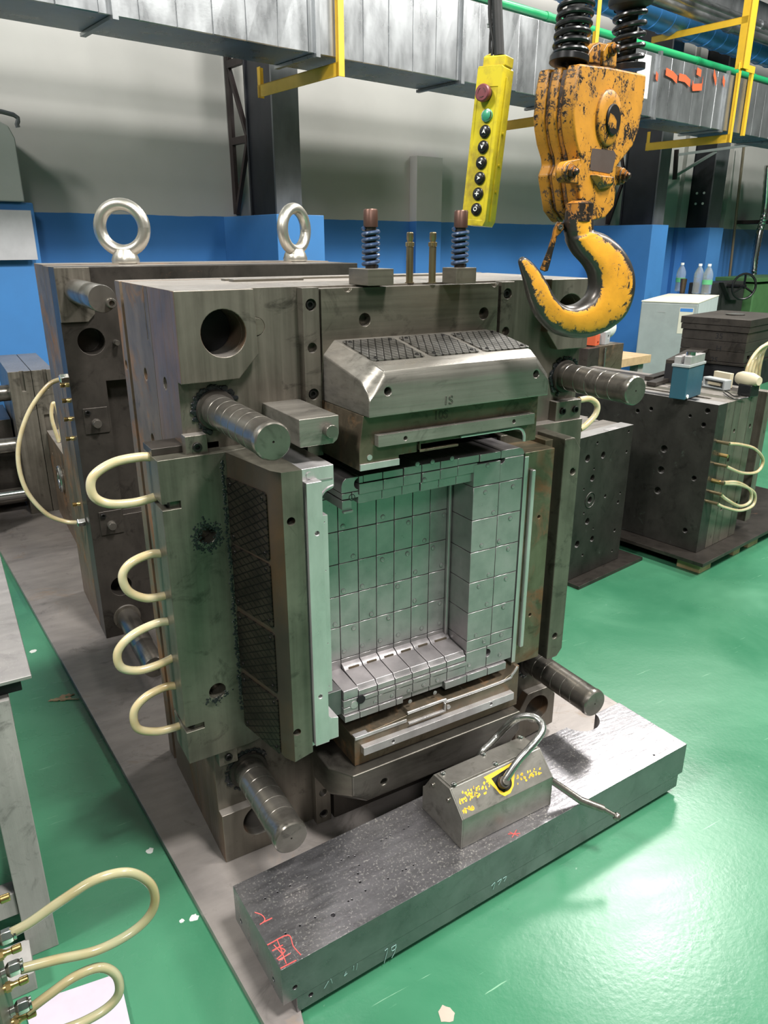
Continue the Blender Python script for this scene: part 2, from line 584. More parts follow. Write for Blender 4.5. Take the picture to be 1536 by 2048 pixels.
MT['floor'] = t.out(col, t.ramp(a, 0.3, 0.7, 0.20, 0.36), 0.0, Specular_IOR_Level=0.5)

# two-tone walls: grey white above, blue below; the paint edge is at 1.70 m
def wallmat(name, up, lo, edge=1.70):
    t = NT(name)
    z = t.sep(t.pos)[2]
    w = t.math('GREATER_THAN', t.math('ADD', z, t.math('MULTIPLY', t.math('SUBTRACT', t.noise(3, 3), 0.5), 0.02)), edge)
    n = t.noise(1.1, 6, 0.6)
    u = t.mix(t.ramp(n, 0.3, 0.7), up, tuple(x * 0.86 for x in up))
    l = t.mix(t.ramp(n, 0.3, 0.7), lo, tuple(x * 0.85 for x in lo))
    t.bump(t.noise(30, 3), 0.05, 0.002)
    return t.out(t.mix(w, l, u), 0.32, 0.0)
MT['wall'] = wallmat('two_tone_wall', (0.50, 0.49, 0.465), (0.055, 0.20, 0.50))
MT['wall_far'] = wallmat('hall_wall', (0.40, 0.40, 0.39), (0.30, 0.31, 0.31))
MT['bluebox'] = plain('blue_column_guard', (0.07, 0.24, 0.56), 0.35, scale=2)
MT['white_rib'] = plain('pale_wall_rib', (0.42, 0.44, 0.42), 0.5, scale=2)
MT['roof'] = plain('roof_sheet', (0.42, 0.45, 0.47), 0.4, 0.3, scale=1.5)

# chipped paint over dark cast iron
def chipped(name, paint, under, lo, hi, scale=26, nrm=None, edge=0.0):
    t = NT(name)
    n1 = t.noise(scale, 9, 0.78, t.obj, dist=0.6)
    n2 = t.noise(scale * 0.28, 5, 0.6, t.obj)
    n3 = t.noise(scale * 5, 4, 0.7, t.obj)
    f = t.math('ADD', t.math('MULTIPLY', n1, 0.5), t.math('ADD', t.math('MULTIPLY', n2, 0.28), t.math('MULTIPLY', n3, 0.22)))
    bv = t.t.nodes.new('ShaderNodeBevel')
    bv.samples = 4
    bv.inputs['Radius'].default_value = 0.006
    dd = t.t.nodes.new('ShaderNodeVectorMath')
    dd.operation = 'DOT_PRODUCT'
    t.link(bv.outputs[0], dd.inputs[0])
    t.link(t.nor, dd.inputs[1])
    wear_ = t.ramp(dd.outputs['Value'], 0.90, 0.995, 0.10, 0.0)
    f = t.math('ADD', f, wear_)
    keep = t.ramp(f, lo, hi, 1.0, 0.0)
    if nrm is not None:
        d = t.t.nodes.new('ShaderNodeVectorMath')
        d.operation = 'DOT_PRODUCT'
        t.link(t.nor, d.inputs[0])
        d.inputs[1].default_value = nrm
        side = t.math('ABSOLUTE', d.outputs['Value'])
        side = t.math('ADD', side, t.math('MULTIPLY', t.math('SUBTRACT', n1, 0.5), 0.55))
        keep = t.math('MULTIPLY', keep, t.ramp(side, edge, edge + 0.03))
    col = t.mix(keep, t.mix(n2, under, tuple(x * 2.0 for x in under)), t.mix(t.ramp(n2, 0.35, 0.65), paint, tuple(x * 0.72 for x in paint)))
    t.bump(t.math('ADD', t.math('MULTIPLY', keep, 0.5), t.math('MULTIPLY', t.noise(scale * 4, 4), 0.35)), 0.35, 0.0015)
    return t.out(col, t.ramp(keep, 0, 1, 0.33, 0.44), t.ramp(keep, 0, 1, 0.75, 0.0))
MT['orange'] = chipped('chipped_orange_paint', (0.52, 0.225, 0.020), (0.045, 0.036, 0.03), 0.522, 0.530, 44)
MT['orange_edge'] = chipped('worn_orange_paint', (0.42, 0.16, 0.018), (0.04, 0.032, 0.028), 0.49, 0.50, 44)
MT['lifter_paint'] = chipped('lifter_yellow_traces', (0.75, 0.42, 0.02), (0.14, 0.13, 0.11), 0.46, 0.475, 60)
t = NT('pendant_yellow')
n = t.noise(20, 6, 0.65, t.obj)
MT['pendant'] = t.out(t.mix(t.ramp(n, 0.45, 0.72), (0.66, 0.53, 0.022), (0.34, 0.25, 0.035)), 0.36, 0.0)

# wear plate: crossed grease grooves, a fine relief
t = NT('grooved_wear_plate')
g1 = t.ramp(t.wave(20, t.mapped((1, 1, 1), (0, 0, R(28)), t.obj)), 0.0, 0.13)
g2 = t.ramp(t.wave(20, t.mapped((1, 1, 1), (0, 0, R(-28)), t.obj)), 0.0, 0.13)
g = t.math('MINIMUM', g1, g2)
base = t.mix(t.ramp(t.noise(18, 6), 0.35, 0.65), (0.32, 0.31, 0.29), (0.17, 0.165, 0.15))
t.bump(g, 0.6, 0.001)
MT['wear'] = t.out(t.mix(g, (0.02, 0.02, 0.02), base), 0.33, 0.85)
t = NT('grooved_wear_plate_shaded')
g1 = t.ramp(t.wave(20, t.mapped((1, 1, 1), (0, 0, R(28)), t.obj)), 0.0, 0.13)
g2 = t.ramp(t.wave(20, t.mapped((1, 1, 1), (0, 0, R(-28)), t.obj)), 0.0, 0.13)
g = t.math('MINIMUM', g1, g2)
base = t.mix(t.ramp(t.noise(14, 6), 0.35, 0.65), (0.075, 0.062, 0.048), (0.03, 0.026, 0.022))  # brown-black copy, made darker for the shade on the left slide
t.bump(g, 0.5, 0.001)
MT['wear_dark'] = t.out(t.mix(g, (0.012, 0.012, 0.012), base), 0.36, 0.8)


def bolt_mesh(r, h, m=None, rec=0.55):
    b = MB()
    b.lathe([(0, h * 0.35), (r * rec, h * 0.35), (r * rec, h), (r * 0.9, h), (r, h * 0.88), (r, 0)], (0, 0, 0), (0, 0, 1), 18)
    return raw_mesh(b, 'socket_screw', m or MT['black'])


BOLT = bolt_mesh(0.0095, 0.009)
BOLT_S = bolt_mesh(0.0042, 0.004)


def pose(p, d):                                            # z axis of the part along d
    return Matrix.Translation(Vector(p)) @ Vector(d).normalized().to_track_quat('Z', 'Y').to_matrix().to_4x4()


FRONT = Vector((0, -1, 0))
# ================================================================ the hall
WALLB = 5.685
m = MB().box(-14, 22, -12, 9.5, -0.10, 0.0)
struct(m.build('floor', MT['floor'], bevel=0))
m = MB().box(-14, 22, WALLB, WALLB + 0.2, 0, 6.9)
struct(m.build('wall_back', MT['wall'], M=FB, bevel=0))
m = MB().box(-14, 22, -12.2, -12, 0, 6.9)
struct(m.build('wall_front', MT['wall_far'], bevel=0))
m = MB().box(-14.2, -14, -12, 9, 0, 6.9)
struct(m.build('wall_left', MT['wall_far'], bevel=0))
m = MB().box(22, 22.2, -12, 9.5, 0, 6.9)
struct(m.build('wall_right', MT['wall_far'], bevel=0))
m = MB().box(-14, 22, -12, 9.5, 6.9, 7.0)
for k in range(36):
    m.box(-14, 22, -11.8 + k * 0.6, -11.6 + k * 0.6, 6.82, 6.9)
struct(m.build('ceiling', MT['roof'], bevel=0))

# slim boxed pilaster and the ribs on the back wall
xa, xb = atB(833, 400, 'y', WALLB - 0.10).x, atB(884, 400, 'y', WALLB - 0.10).x
zt = atB(850, 312, 'y', WALLB - 0.10).z
struct(MB().box(xa, xb, WALLB - 0.10, WALLB, 0, zt).build('trim_1', MT['wall'], M=FB, bevel=0.004))
for i, (pa, pb) in enumerate(((1330, 1352), (1362, 1376), (1452, 1460))):
    xa, xb = atB(pa, 420, 'y', WALLB - 0.06).x, atB(pb, 420, 'y', WALLB - 0.06).x
    struct(MB().box(xa, xb, WALLB - 0.06, WALLB, 0, 6.8).build('trim_%d' % (i + 2), MT['wall'], M=FB, bevel=0.004))


# building columns: rolled section, braced strut to the wall, painted guard round the foot
def column(px_l, px_m, px_r, label, lattice=True, vy=5.02, holes=False, guard=(0, 0, 0)):
    x0 = atB(px_m, 400, 'y', vy).x
    x1 = atB(px_r, 400, 'y', vy).x
    d = FB.inverted() @ ray(px_l, 400)
    y1 = (d * (x0 / d.x)).y
    y1 = min(y1, WALLB - 0.02)
    root = thing('steel_column', label, 'column', FB @ Vector(((x0 + x1) / 2, (vy + y1) / 2, 0)), BA)
    fl = 0.02
    MB().box(x0, x1, vy, vy + fl, 0, 6.8).build('flange', MT['column_grey'], root, M=FB, bevel=0.002)
    MB().box(x0, x1, y1 - fl, y1, 0, 6.8).build('flange', MT['column_dark'], root, M=FB, bevel=0.002)
    MB().box(x0 + 0.015, x0 + 0.03, vy + fl, y1 - fl, 0, 6.8).build('web', MT['column_dark'], root, M=FB, bevel=0)
    if holes:
        for a in (0, 1):
            for b in (0, 1):
                y = vy + (y1 - vy) * (0.35 + 0.3 * a)
                z = 2.0 + 0.13 * b
                MB().cyl((x0 + 0.017, y, z), (x0 + 0.010, y, z), 0.016, n=12).build('plate_bolt', MT['white_print'], root, M=FB, bevel=0)
    gx0, gx1, gy0 = guard
    g = MB().box(gx0, gx1, gy0, WALLB - 0.001, 0, 1.70)
    g.build('foot_guard', MT['bluebox'], root, M=FB, bevel=0.004)
    if lattice:
        ys, ye = y1, WALLB - 0.02
        MB().box(x0 + 0.0, x0 + 0.03, ye - 0.05, ye, 1.72, 6.8).build('lattice_chord', MT['lattice'], root, M=FB, bevel=0)
        z = 1.72
        k = 0
        while z < 4.2:
            zz = z + 0.52
            MB().beam((x0 + 0.015, ys, z if k % 2 else zz), (x0 + 0.015, ye - 0.03, zz if k % 2 else z), 0.028, 0.03, (1, 0, 0)).build('lattice_diagonal', MT['lattice'], root, M=FB, bevel=0)
            MB().beam((x0 + 0.015, ys, zz), (x0 + 0.015, ye - 0.03, zz), 0.05, 0.035, (1, 0, 0)).build('lattice_rung', MT['lattice'], root, M=FB, bevel=0)
            z, k = zz, k + 1
    return root


column(500, 553, 604, 'dark steel column with a lattice strut behind the left eye bolts', guard=(3.10, 3.52, 4.90))
column(1243, 1312, 1332, 'dark steel column right of the crane hook with a blue foot guard', guard=(8.06, 8.40, 4.90))
column(1375, 1422, 1446, 'dark steel column on the far right with four bolts in its web', lattice=False, holes=True, vy=5.32, guard=(atB(1420, 460, 'y', 5.27).x, atB(1447, 460, 'y', 5.27).x, 5.27))

# grey pipe bracket between the two right columns
root = thing('wall_bracket', 'thin grey triangular bracket fixed beside the far right dark column', 'bracket', FB @ Vector((9.3, 5.3, 2.5)), BA)
pa, pb, pc = atB(1352, 310, 'y', 5.3), atB(1500, 290, 'y', 5.0), atB(1350, 352, 'y', 5.3)
pd = atB(1432, 303, 'y', 5.15)
MB().beam(pa, pb, 0.03, 0.03).build('top_arm', MT['conduit'], root, M=FB, bevel=0)
MB().beam(pc, pd, 0.03, 0.03).build('stay', MT['conduit'], root, M=FB, bevel=0)
MB().beam(pa + Vector((0, 0, 0.06)), pc - Vector((0, 0, 0.04)), 0.04, 0.04, (0, 1, 0)).build('wall_plate', MT['lattice'], root, M=FB, bevel=0)

# service pipes rising on the right of the back wall
p0, p1 = atB(1488, 290, 'y', 5.5), atB(1455, 575, 'y', 5.5)
root = thing('service_pipe', 'thin brown vertical pipe on the wall behind the fridge', 'pipe', FB @ Vector((p1.x, 5.5, 0)), BA)
MB().cyl((p1.x + 0.1, 5.5, 0.0), (p0.x, 5.5, p0.z), 0.018, n=10).build('pipe_run', plain('brown_pipe', (0.18, 0.15, 0.10), 0.5), root, M=FB, bevel=0)
root = thing('flexible_hose', 'ribbed silver flexible hose hanging down the wall at the right edge', 'hose', FB @ Vector((11.5, 5.3, 1)), BA)
pth = catmull([atB(1536, 330, 'y', 5.3), atB(1530, 420, 'y', 5.3), atB(1518, 470, 'y', 5.3), atB(1508, 530, 'y', 5.3), atB(1505, 575, 'y', 5.3)], 14)
MB().tube(pth, [0.045 + 0.008 * (i % 2) for i in range(len(pth))], 12).build('ribbed_hose', MT['chrome'], root, M=FB, bevel=0)
p = atB(1510, 445, 'y', 5.45)
MB().box(p.x - 0.12, p.x + 0.2, 5.3, WALLB, p.z - 0.02, p.z + 0.03).build('hose_bracket', MT['lattice'], root, M=FB, bevel=0)

# round ended grey wall panel and pale sheet at the far left
z1, x1 = atB(10, 243, 'y', 5.5).z, atB(38, 330, 'y', 5.5).x
root = thing('wall_cabinet', 'round cornered pale grey cabinet at the left edge behind the molds', 'cabinet', FB @ Vector((x1 - 0.5, 5.5, 0)), BA)
xs = x1 - 0.02
pts = [(xs - 0.9, 1.75), (xs, 1.75), (xs, z1 - 0.1), (xs - 0.03, z1 - 0.03), (xs - 0.1, z1), (xs - 0.9, z1)]
MB().prism(pts, 'y', 5.42, 5.66).build('cabinet_body', MT['white_rib'], root, M=FB, bevel=0.01)
MB().box(xs - 0.9, xs + 0.06, 5.46, 5.66, 0, 1.75).build('cabinet_base', MT['bluebox'], root, M=FB, bevel=0.01)
MB().box(xs - 0.9, xs + 0.02, 5.40, 5.42, 1.40, 1.70).build('notice_sheet', plain('pale_sheet', (0.50, 0.50, 0.52), 0.5), root, M=FB, bevel=0)
pth = [Vector((xs - 0.9, 5.40, z1 + 0.04)), Vector((xs - 0.06, 5.40, z1 + 0.04)), Vector((xs + 0.02, 5.40, z1 - 0.04))]
MB().tube(catmull(pth, 5), 0.014, 8).build('cabinet_conduit', MT['column_grey'], root, M=FB, bevel=0)

# ================================================================ overhead services
DY0, DY1, DZ0, DZ1 = 4.0, 4.42, 2.525, 3.0
root = thing('air_duct', 'long dented galvanised air duct running under the roof', 'duct', FB @ Vector((4, 4.2, DZ0)), BA)
MB().box(-2.0, 15.5, DY0 + 0.012, DY1, DZ0 + 0.004, DZ1).build('duct_body', MT['gal'], root, M=FB, bevel=0.003)
x = -1.0
rr = random.Random(3)
while x < 13:
    wd = 0.20
    t1, t2 = rr.uniform(-0.003, 0.003), rr.uniform(-0.003, 0.003)
    b = MB()
    y = DY0 + 0.012
    b.add([(x, y, DZ0), (x + wd - 0.002, y, DZ0), (x + wd - 0.002, y, DZ1), (x, y, DZ1),
           (x + 0.003, y - 0.006 + t1, DZ0 + 0.004), (x + wd - 0.005, y - 0.006 + t2, DZ0 + 0.004),
           (x + wd - 0.005, y - 0.006 + t1 * 0.5, DZ1 - 0.004), (x + 0.003, y - 0.006 + t2, DZ1 - 0.004)],
          [(0, 3, 2, 1), (4, 5, 6, 7), (0, 1, 5, 4), (1, 2, 6, 5), (2, 3, 7, 6), (3, 0, 4, 7)])
    b.build('duct_panel', MT['gal'], root, M=FB, bevel=0)
    x += wd
for k in range(12):
    xf = 1.655 + (k - 2) * 1.18
    b = MB().box(xf, xf + 0.03, DY0 - 0.02, DY0 + 0.01, DZ0 - 0.02, DZ1 + 0.02).box(xf, xf + 0.03, DY0, DY1 + 0.01, DZ0 - 0.015, DZ0 + 0.002)
    b.build('duct_flange', MT['gal'], root, M=FB, bevel=0.001)

root = thing('blue_pipe', 'wide blue ribbed pipe lying behind the top of the air duct', 'pipe', FB @ Vector((6, 4.75, 3)), BA)
p0, p1 = atB(1000, 0, 'y', 4.75), atB(1536, 112, 'y', 4.75)
zc = p1.z
MB().cyl((-2, 4.75, zc), (15.5, 4.75, zc), 0.11, n=24).build('pipe_run', MT['blue_pipe'], root, M=FB, bevel=0)
for k in range(34):
    b = MB()
    xk = 3.2 + k * 0.26
    b.tube([Vector((xk + 0.045 * math.sin(a) * 1.2, 4.75 + 0.112 * math.cos(a), zc + 0.112 * math.sin(a))) for a in [2 * math.pi * q / 20 for q in range(20)]], 0.006, 6, closed=True)
    b.build('pipe_rib', MT['blue_pipe'], root, M=FB, bevel=0)
zg = atB(1536, 163, 'y', 4.36).z
root = thing('green_pipe', 'slim green pipe lying between the air duct and the blue pipe', 'pipe', FB @ Vector((6, 4.3, zg)), BA)
MB().cyl((-2, 4.36, zg), (15.5, 4.36, zg), 0.032, n=14).build('pipe_run', MT['green_pipe'], root, M=FB, bevel=0)
for k in range(10):
    MB().cyl((3 + k * 1.15, 4.36, zg), (3.05 + k * 1.15, 4.36, zg), 0.036, n=14).build('pipe_collar', MT['green_pipe'], root, M=FB, bevel=0)

# silver pipes and ducts nearer the roof
for i, (py, by, r_, lab) in enumerate(((68, 4.52, 0.05, 'thick silver pipe just above the blue pipe near the wall'),
                                        (54, 4.50, 0.04, 'dull silver pipe second above the blue pipe'),
                                        (42, 4.48, 0.035, 'slim silver pipe third above the blue pipe'))):
    z = atB(1500, py, 'y', by).z
    root = thing('overhead_pipe', lab, 'pipe', FB @ Vector((7, by, z)), BA)
    MB().cyl((2, by, z), (16, by, z), r_, n=18).build('pipe_run', MT['pipe'], root, M=FB, bevel=0)
    for k in range(7):
        MB().cyl((3.3 + k * 1.7 + i * 0.3, by, z), (3.38 + k * 1.7 + i * 0.3, by, z), r_ + 0.012, n=18).build('pipe_collar', MT['pipe'], root, M=FB, bevel=0)
z0 = atB(1470, 26, 'y', 4.64).z
root = thing('upper_duct', 'flat silver duct above the blue pipe at the top right', 'duct', FB @ Vector((7, 4.7, z0)), BA)
MB().box(1.5, 16, 4.64, 4.98, z0, z0 + 0.20).build('duct_body', MT['gal'], root, M=FB, bevel=0.003)
for k in range(9):
    MB().box(3 + k * 1.2, 3.03 + k * 1.2, 4.62, 5.0, z0 - 0.01, z0 + 0.21).build('duct_flange', MT['gal'], root, M=FB, bevel=0)
for i in range(6):
    by = 4.60 - i * 0.10
    z = z0 + 0.32 + i * 0.012
    root = thing('overhead_conduit', ('thin silver conduit, number %s of the row above the flat duct counted from the wall' % ['one', 'two', 'three', 'four', 'five', 'six'][i]), 'conduit', FB @ Vector((7, by, z)), BA, group='conduits above the flat duct')
    MB().cyl((1, by, z), (16, by, z), 0.028, n=10).build('conduit_run', MT['pipe'], root, M=FB, bevel=0)


# orange strokes: reflection of a lit sign painted on the duct face
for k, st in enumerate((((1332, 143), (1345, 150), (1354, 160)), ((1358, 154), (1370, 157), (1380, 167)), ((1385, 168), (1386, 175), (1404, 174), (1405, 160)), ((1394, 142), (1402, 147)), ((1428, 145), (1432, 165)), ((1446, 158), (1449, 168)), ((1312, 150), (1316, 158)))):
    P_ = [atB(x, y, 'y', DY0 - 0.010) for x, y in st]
    MB().loft([[p + Vector((0, dy_, s_ * 0.028)) for dy_ in (-0.0015, 0.0015)][::1] + [p + Vector((0, dy_, s_ * 0.028 - 0.056 * s_)) for dy_ in (0.0015, -0.0015)] for p in P_ for s_ in (1,)]).build('orange_reflection_stroke', MT['orange_mark'], bpy.data.objects['air_duct'], M=FB, bevel=0)

# yellow angle iron hangers carrying the duct
def hanger(px, label, post=True, upper=False):
    x = atB(px, 200, 'y', DY0 - 0.05).x
    root = thing('duct_hanger', label, 'hanger', FB @ Vector((x, DY0 - 0.05, DZ0)), BA, group='yellow duct hangers')
    ym = MT['plate_yellow']
    w = 0.045
    MB().box(x, x + w, DY0 - 0.032, DY0 - 0.026, DZ0 - 0.10, 4.6 if not upper else DZ1 + 0.12).box(x, x + 0.006, DY0 - 0.032, DY0 - 0.005 + 0.0, DZ0 - 0.10, DZ1 + 0.02).build('post', ym, root, M=FB, bevel=0.001)
    MB().box(x, x + w, DY0 - 0.03, 4.88, DZ0 - 0.032, DZ0 - 0.026).box(x, x + 0.006, DY0 - 0.03, 4.88, DZ0 - 0.10, DZ0 - 0.026).build('carrier', ym, root, M=FB, bevel=0.001)
    MB().box(x, x + w, 4.87, 4.876, DZ0 - 0.10, DZ0 + 0.08).box(x, x + 0.006, 4.84, 4.876, DZ0 - 0.10, DZ0 + 0.08).build('back_lip', ym, root, M=FB, bevel=0.001)
    if upper:
        zt = atB(1480, 132, 'y', DY0 - 0.03).z
        MB().box(x - 0.02, x + 0.30, DY0 - 0.034, DY0 - 0.028, zt - 0.03, zt + 0.03).box(x + 0.26, x + 0.30, DY0 - 0.03, DY0 - 0.0, DZ0 - 0.02, zt).build('clamp_bar', ym, root, M=FB, bevel=0.001)
        x2 = atB(1500, 60, 'y', DY0 - 0.05).x
        MB().box(x2 - 0.05, x2 + 0.07, DY0 - 0.06, DY0 - 0.05, zt - 0.02, 5.0).box(x2 - 0.05, x2 - 0.04, DY0 - 0.06, DY0 + 0.02, zt - 0.02, 5.0).build('drop_post', ym, root, M=FB, bevel=0.001)
        za = atB(1490, 33, 'y', DY0).z
        MB().box(x2 - 0.05, x2 + 0.03, DY0 - 0.05, 4.95, za - 0.006, za).box(x2 - 0.05, x2 - 0.044, DY0 - 0.05, 4.95, za - 0.06, za).build('cross_arm', ym, root, M=FB, bevel=0.001)
    return root


hanger(682, 'yellow angle hanger under the air duct left of the pendant')
hanger(1184, 'yellow angle hanger hidden behind the crane hook block')
hanger(1474, 'yellow angle hanger with a tall drop post at the right edge', upper=True)

# ================================================================ floor plate
pl = [at(540, 2048, 'z', 0.02), at(270, 1570, 'z', 0.02), at(0, 1100, 'z', 0.02)]
root = thing('steel_floor_plate', 'long worn steel plate on the green floor under the two big molds', 'plate', (0.9, 2.5, 0))
A0, A1 = Vector((0.31, 0.93)), Vector((0.02, 4.85))
pts = [(0.335, 0.93), (0.08, 4.1), (0.02, 4.9), (1.75, 4.9), (1.79, 1.40), (1.60, 1.25), (0.42, 1.10), (0.385, 0.93)]
MB().prism(pts, 'z', 0.0, 0.02).build('plate_sheet', MT['floorplate'], root, bevel=0.002)
# ================================================================ front mould half
X0, X1, ZB, ZT, YF = 0.400, 1.500, 0.02, 1.415, 1.464
YP = 1.490                                                  # recessed plate face
mold = thing('open_mold', 'open injection mold half with a silver gridded core and sliding blocks', 'mold', (0.95, 1.7, 0.02))

HOLES = ((0.494, 1.331), (1.428, 1.331), (0.500, 0.115), (1.426, 0.118))
PINS = ((547, 884, 1.18, 0.0355), (1272, 782, 1.24, 0.037), (583, 1677, 1.22, 0.0405), (1190, 1408, 1.22, 0.0405))

m = MB().box(X0, X1, YP, 1.665, ZB, ZT)
for x, z in HOLES:
    m.hole((x, YP, z), (0, 1, 0), 0.047, 0.16, 32)
m.slot(0.60, 1.30, 1.47, 1.60, 0.33, 1.09)
m.hole((0.573, YP, 1.338), (0, 1, 0), 0.019, 0.0015, 28)
m.hole((0.604, YP, 1.135), (0, 1, 0), 0.011, 0.03)
m.hole((0.640, YP, 1.145), (0, 1, 0), 0.016, 0.03)
m.hole((0.556, YP, 1.14), (0, 1, 0), 0.010, 0.03)
for z in (1.19, 0.86, 0.55):
    m.hole((X0, 1.59, z + 0.03), (1, 0, 0), 0.014, 0.02)
m.build('cavity_plate', MT['body_rust'], mold)
MB().cyl((0.573, YP + 0.002, 1.338), (0.573, YP - 0.0015, 1.338), 0.0178, n=28).build('plug', MT['body_h'], mold, bevel=0.0006)
m = MB().box(X0, X1, 1.669, 1.905, ZB, ZT)
for z in (1.215, 1.06, 0.35):
    m.hole((X0, 1.76, z), (1, 0, 0), 0.015, 0.02)
m.slot(X0 - 0.01, X0 + 0.004, 1.70, 1.704, 1.30, 1.44)
for x, z in HOLES:
    m.hole((x, 1.66, z), (0, 1, 0), 0.046, 0.2, 32)
m.build('support_plate', MT['side'], mold)
MB().box(X0 + 0.03, X1 - 0.03, 1.905, 1.935, ZB, ZT - 0.004).build('spacer', MT['void'], mold, bevel=0)
m = MB().box(X0, X1, 1.935, 1.985, ZB, ZT)
for z in (1.21,):
    m.hole((X0, 1.96, z), (1, 0, 0), 0.012, 0.02)
m.build('clamp_plate', MT['side'], mold)

# corner pads standing proud round the return holes
def pad(i, pts):
    x, z = HOLES[i]
    m = MB().prism(pts, 'y', YF, YP + 0.001)
    m.hole((x, YF, z), (0, 1, 0), 0.047, 0.05, 32)
    m.build('corner_pad', MT['body_rust'], mold, bevel=0.002)
    MB().cyl((x, 1.560, z), (x, 1.566, z), 0.0465, n=28).build('bore_shade_disc', MT['void'], mold, bevel=0)  # black disc stands in for the darkness deep in the bore


pad(0, [(X0, ZT), (0.562, ZT), (0.565, 1.285), (0.520, 1.238), (X0, 1.236)])
pad(1, [(X1, ZT), (1.358, ZT), (1.355, 1.285), (1.395, 1.238), (X1, 1.236)])
pad(2, [(X0, ZB), (0.585, ZB), (0.585, 0.12), (0.545, 0.166), (X0, 0.166)])
pad(3, [(X1, ZB + 0.02), (1.345, ZB), (1.345, 0.12), (1.385, 0.185), (1.47, 0.185), (X1, 0.15)])
# clamping blocks beside the slides, each with a screw
for a in ((0.396, 0.442, 1.084, 1.132), (1.405, 1.497, 1.045, 1.098), (0.405, 0.452, 0.315, 0.358), (1.44, 1.497, 0.33, 0.37)):
    m = MB().box(a[0], a[1], YF - 0.002, YP, a[2], a[3])
    g = m.build('retainer_block', MT['body'], mold)
    n = 2 if a[1] - a[0] > 0.06 else 1
    for k in range(n):
        cx = a[0] + (a[1] - a[0]) * (k + 0.5) / n
        inst(BOLT, 'socket_screw', pose((cx, YF + 0.001, (a[2] + a[3]) / 2), FRONT) @ Matrix.Scale(1.0, 4), g)

# gib rails with screws
def gib(x0, x1, z0, z1, zs, hole=None):
    m = MB().box(x0, x1, YF - 0.001, YP, z0, z1)
    cx = (x0 + x1) / 2
    if hole:
        m.hole((cx, YF, hole), (0, 1, 0), 0.011, 0.018)
    for z in zs:
        m.hole((cx, YF, z), (0, 1, 0), 0.0125, 0.012)
    g = m.build('gib_rail', MT['body'], mold, bevel=0.0012)
    for z in zs:
        inst(BOLT, 'socket_screw', pose((cx, YF + 0.011, z), FRONT), g)


gib(0.668, 0.706, 1.05, ZT - 0.002, (1.379, 1.190), 1.290)
gib(1.196, 1.236, 1.05, ZT - 0.002, (1.385, 1.19), 1.295)
gib(0.655, 0.698, 0.022, 0.262, (0.050,), 0.120)
gib(1.200, 1.236, 0.022, 0.262, (0.05, 0.20))

# guide pins with grease rings
for px, py, ye, r_ in PINS:
    c = at(px, py, 'y', ye)
    prof = [(0.0, 0.0), (0.0025, 0.0), (0.0025, 0.002)]
    L = 1.60 - ye
    prof = [(0.0022, 0.006), (0.0022, 0), (r_ * 0.90, 0), (r_ * 0.97, 0.003), (r_ * 1.0, 0.009), (r_ * 1.0, 0.016), (r_ * 0.965, 0.020)]
    for k in range(6):
        h = 0.058 + k * 0.040
        prof += [(r_ * 0.965, h), (r_ * 0.945, h + 0.0008), (r_ * 0.945, h + 0.0022), (r_ * 0.965, h + 0.003)]
    prof += [(r_ * 0.965, L)]
    m = MB()
    m.lathe([(0, 0.006)] + prof, (c.x, ye, c.z), (0, 1, 0), 48)
    g = m.build('guide_pin', MT['pin'], mold, bevel=0, smooth=28)
    k = MB()
    k.lathe([(r_ * 0.97, 0), (r_ * 1.16, 0.001), (r_ * 1.22, 0.006), (r_ * 1.1, 0.012), (r_ * 0.97, 0.013)], (c.x, YP - 0.011, c.z), (0, 1, 0), 36)
    k.build('bushing_ring', MT['dark'], g, bevel=0)
    rg = random.Random(int(px))                            # clots of grease pushed up round the pin
    k = MB()
    for q in range(190):
        aa = rg.uniform(0.4, 4.4)
        rr_ = r_ * rg.uniform(1.0, 1.42)
        s_ = rg.uniform(0.0015, 0.0062)
        k.lathe([(0, 0), (s_, 0.3 * s_), (s_ * 0.8, s_ * 0.6), (0, s_ * 0.75)], (c.x + rr_ * math.cos(aa), YP - 0.0005, c.z + rr_ * math.sin(aa)), (0, -1, 0), 7)
    gg = k.build('grease_clots', MT['grease'], g, bevel=0)
    gg['kind'] = 'stuff'



def clots(path, spread, n_, y, seed, parent, smax=0.0045, arc=None):
    rg_ = random.Random(seed)
    k_ = MB()
    for _ in range(n_):
        f = rg_.random() * (len(path) - 1)
        i_ = min(int(f), len(path) - 2)
        a_ = Vector(path[i_]).lerp(Vector(path[i_ + 1]), f - i_)
        s_ = rg_.uniform(0.0012, smax)
        k_.lathe([(0, 0), (s_, 0.2 * s_), (s_ * 0.8, s_ * 0.5), (0, s_ * 0.65)], (a_[0] + rg_.gauss(0, spread), y, a_[1] + rg_.gauss(0, spread)), (0, -1, 0), 7)
    o_ = k_.build('grease_clots', MT['grease'], parent, bevel=0)
    o_['kind'] = 'stuff'


# stop block with its round stud, left of the top slide
g = MB().prism([(0.577, 1.178), (0.664, 1.178), (0.664, 1.140), (0.660, 1.128), (0.651, 1.121), (0.577, 1.121)], 'y', 1.30, YP).build('stop_block', MT['head'], mold, bevel=0.002)
MB().cyl((0.640, 1.30, 1.150), (0.640, 1.283, 1.150), 0.0135, n=24).build('stud', MT['pin'], g, bevel=0.002)

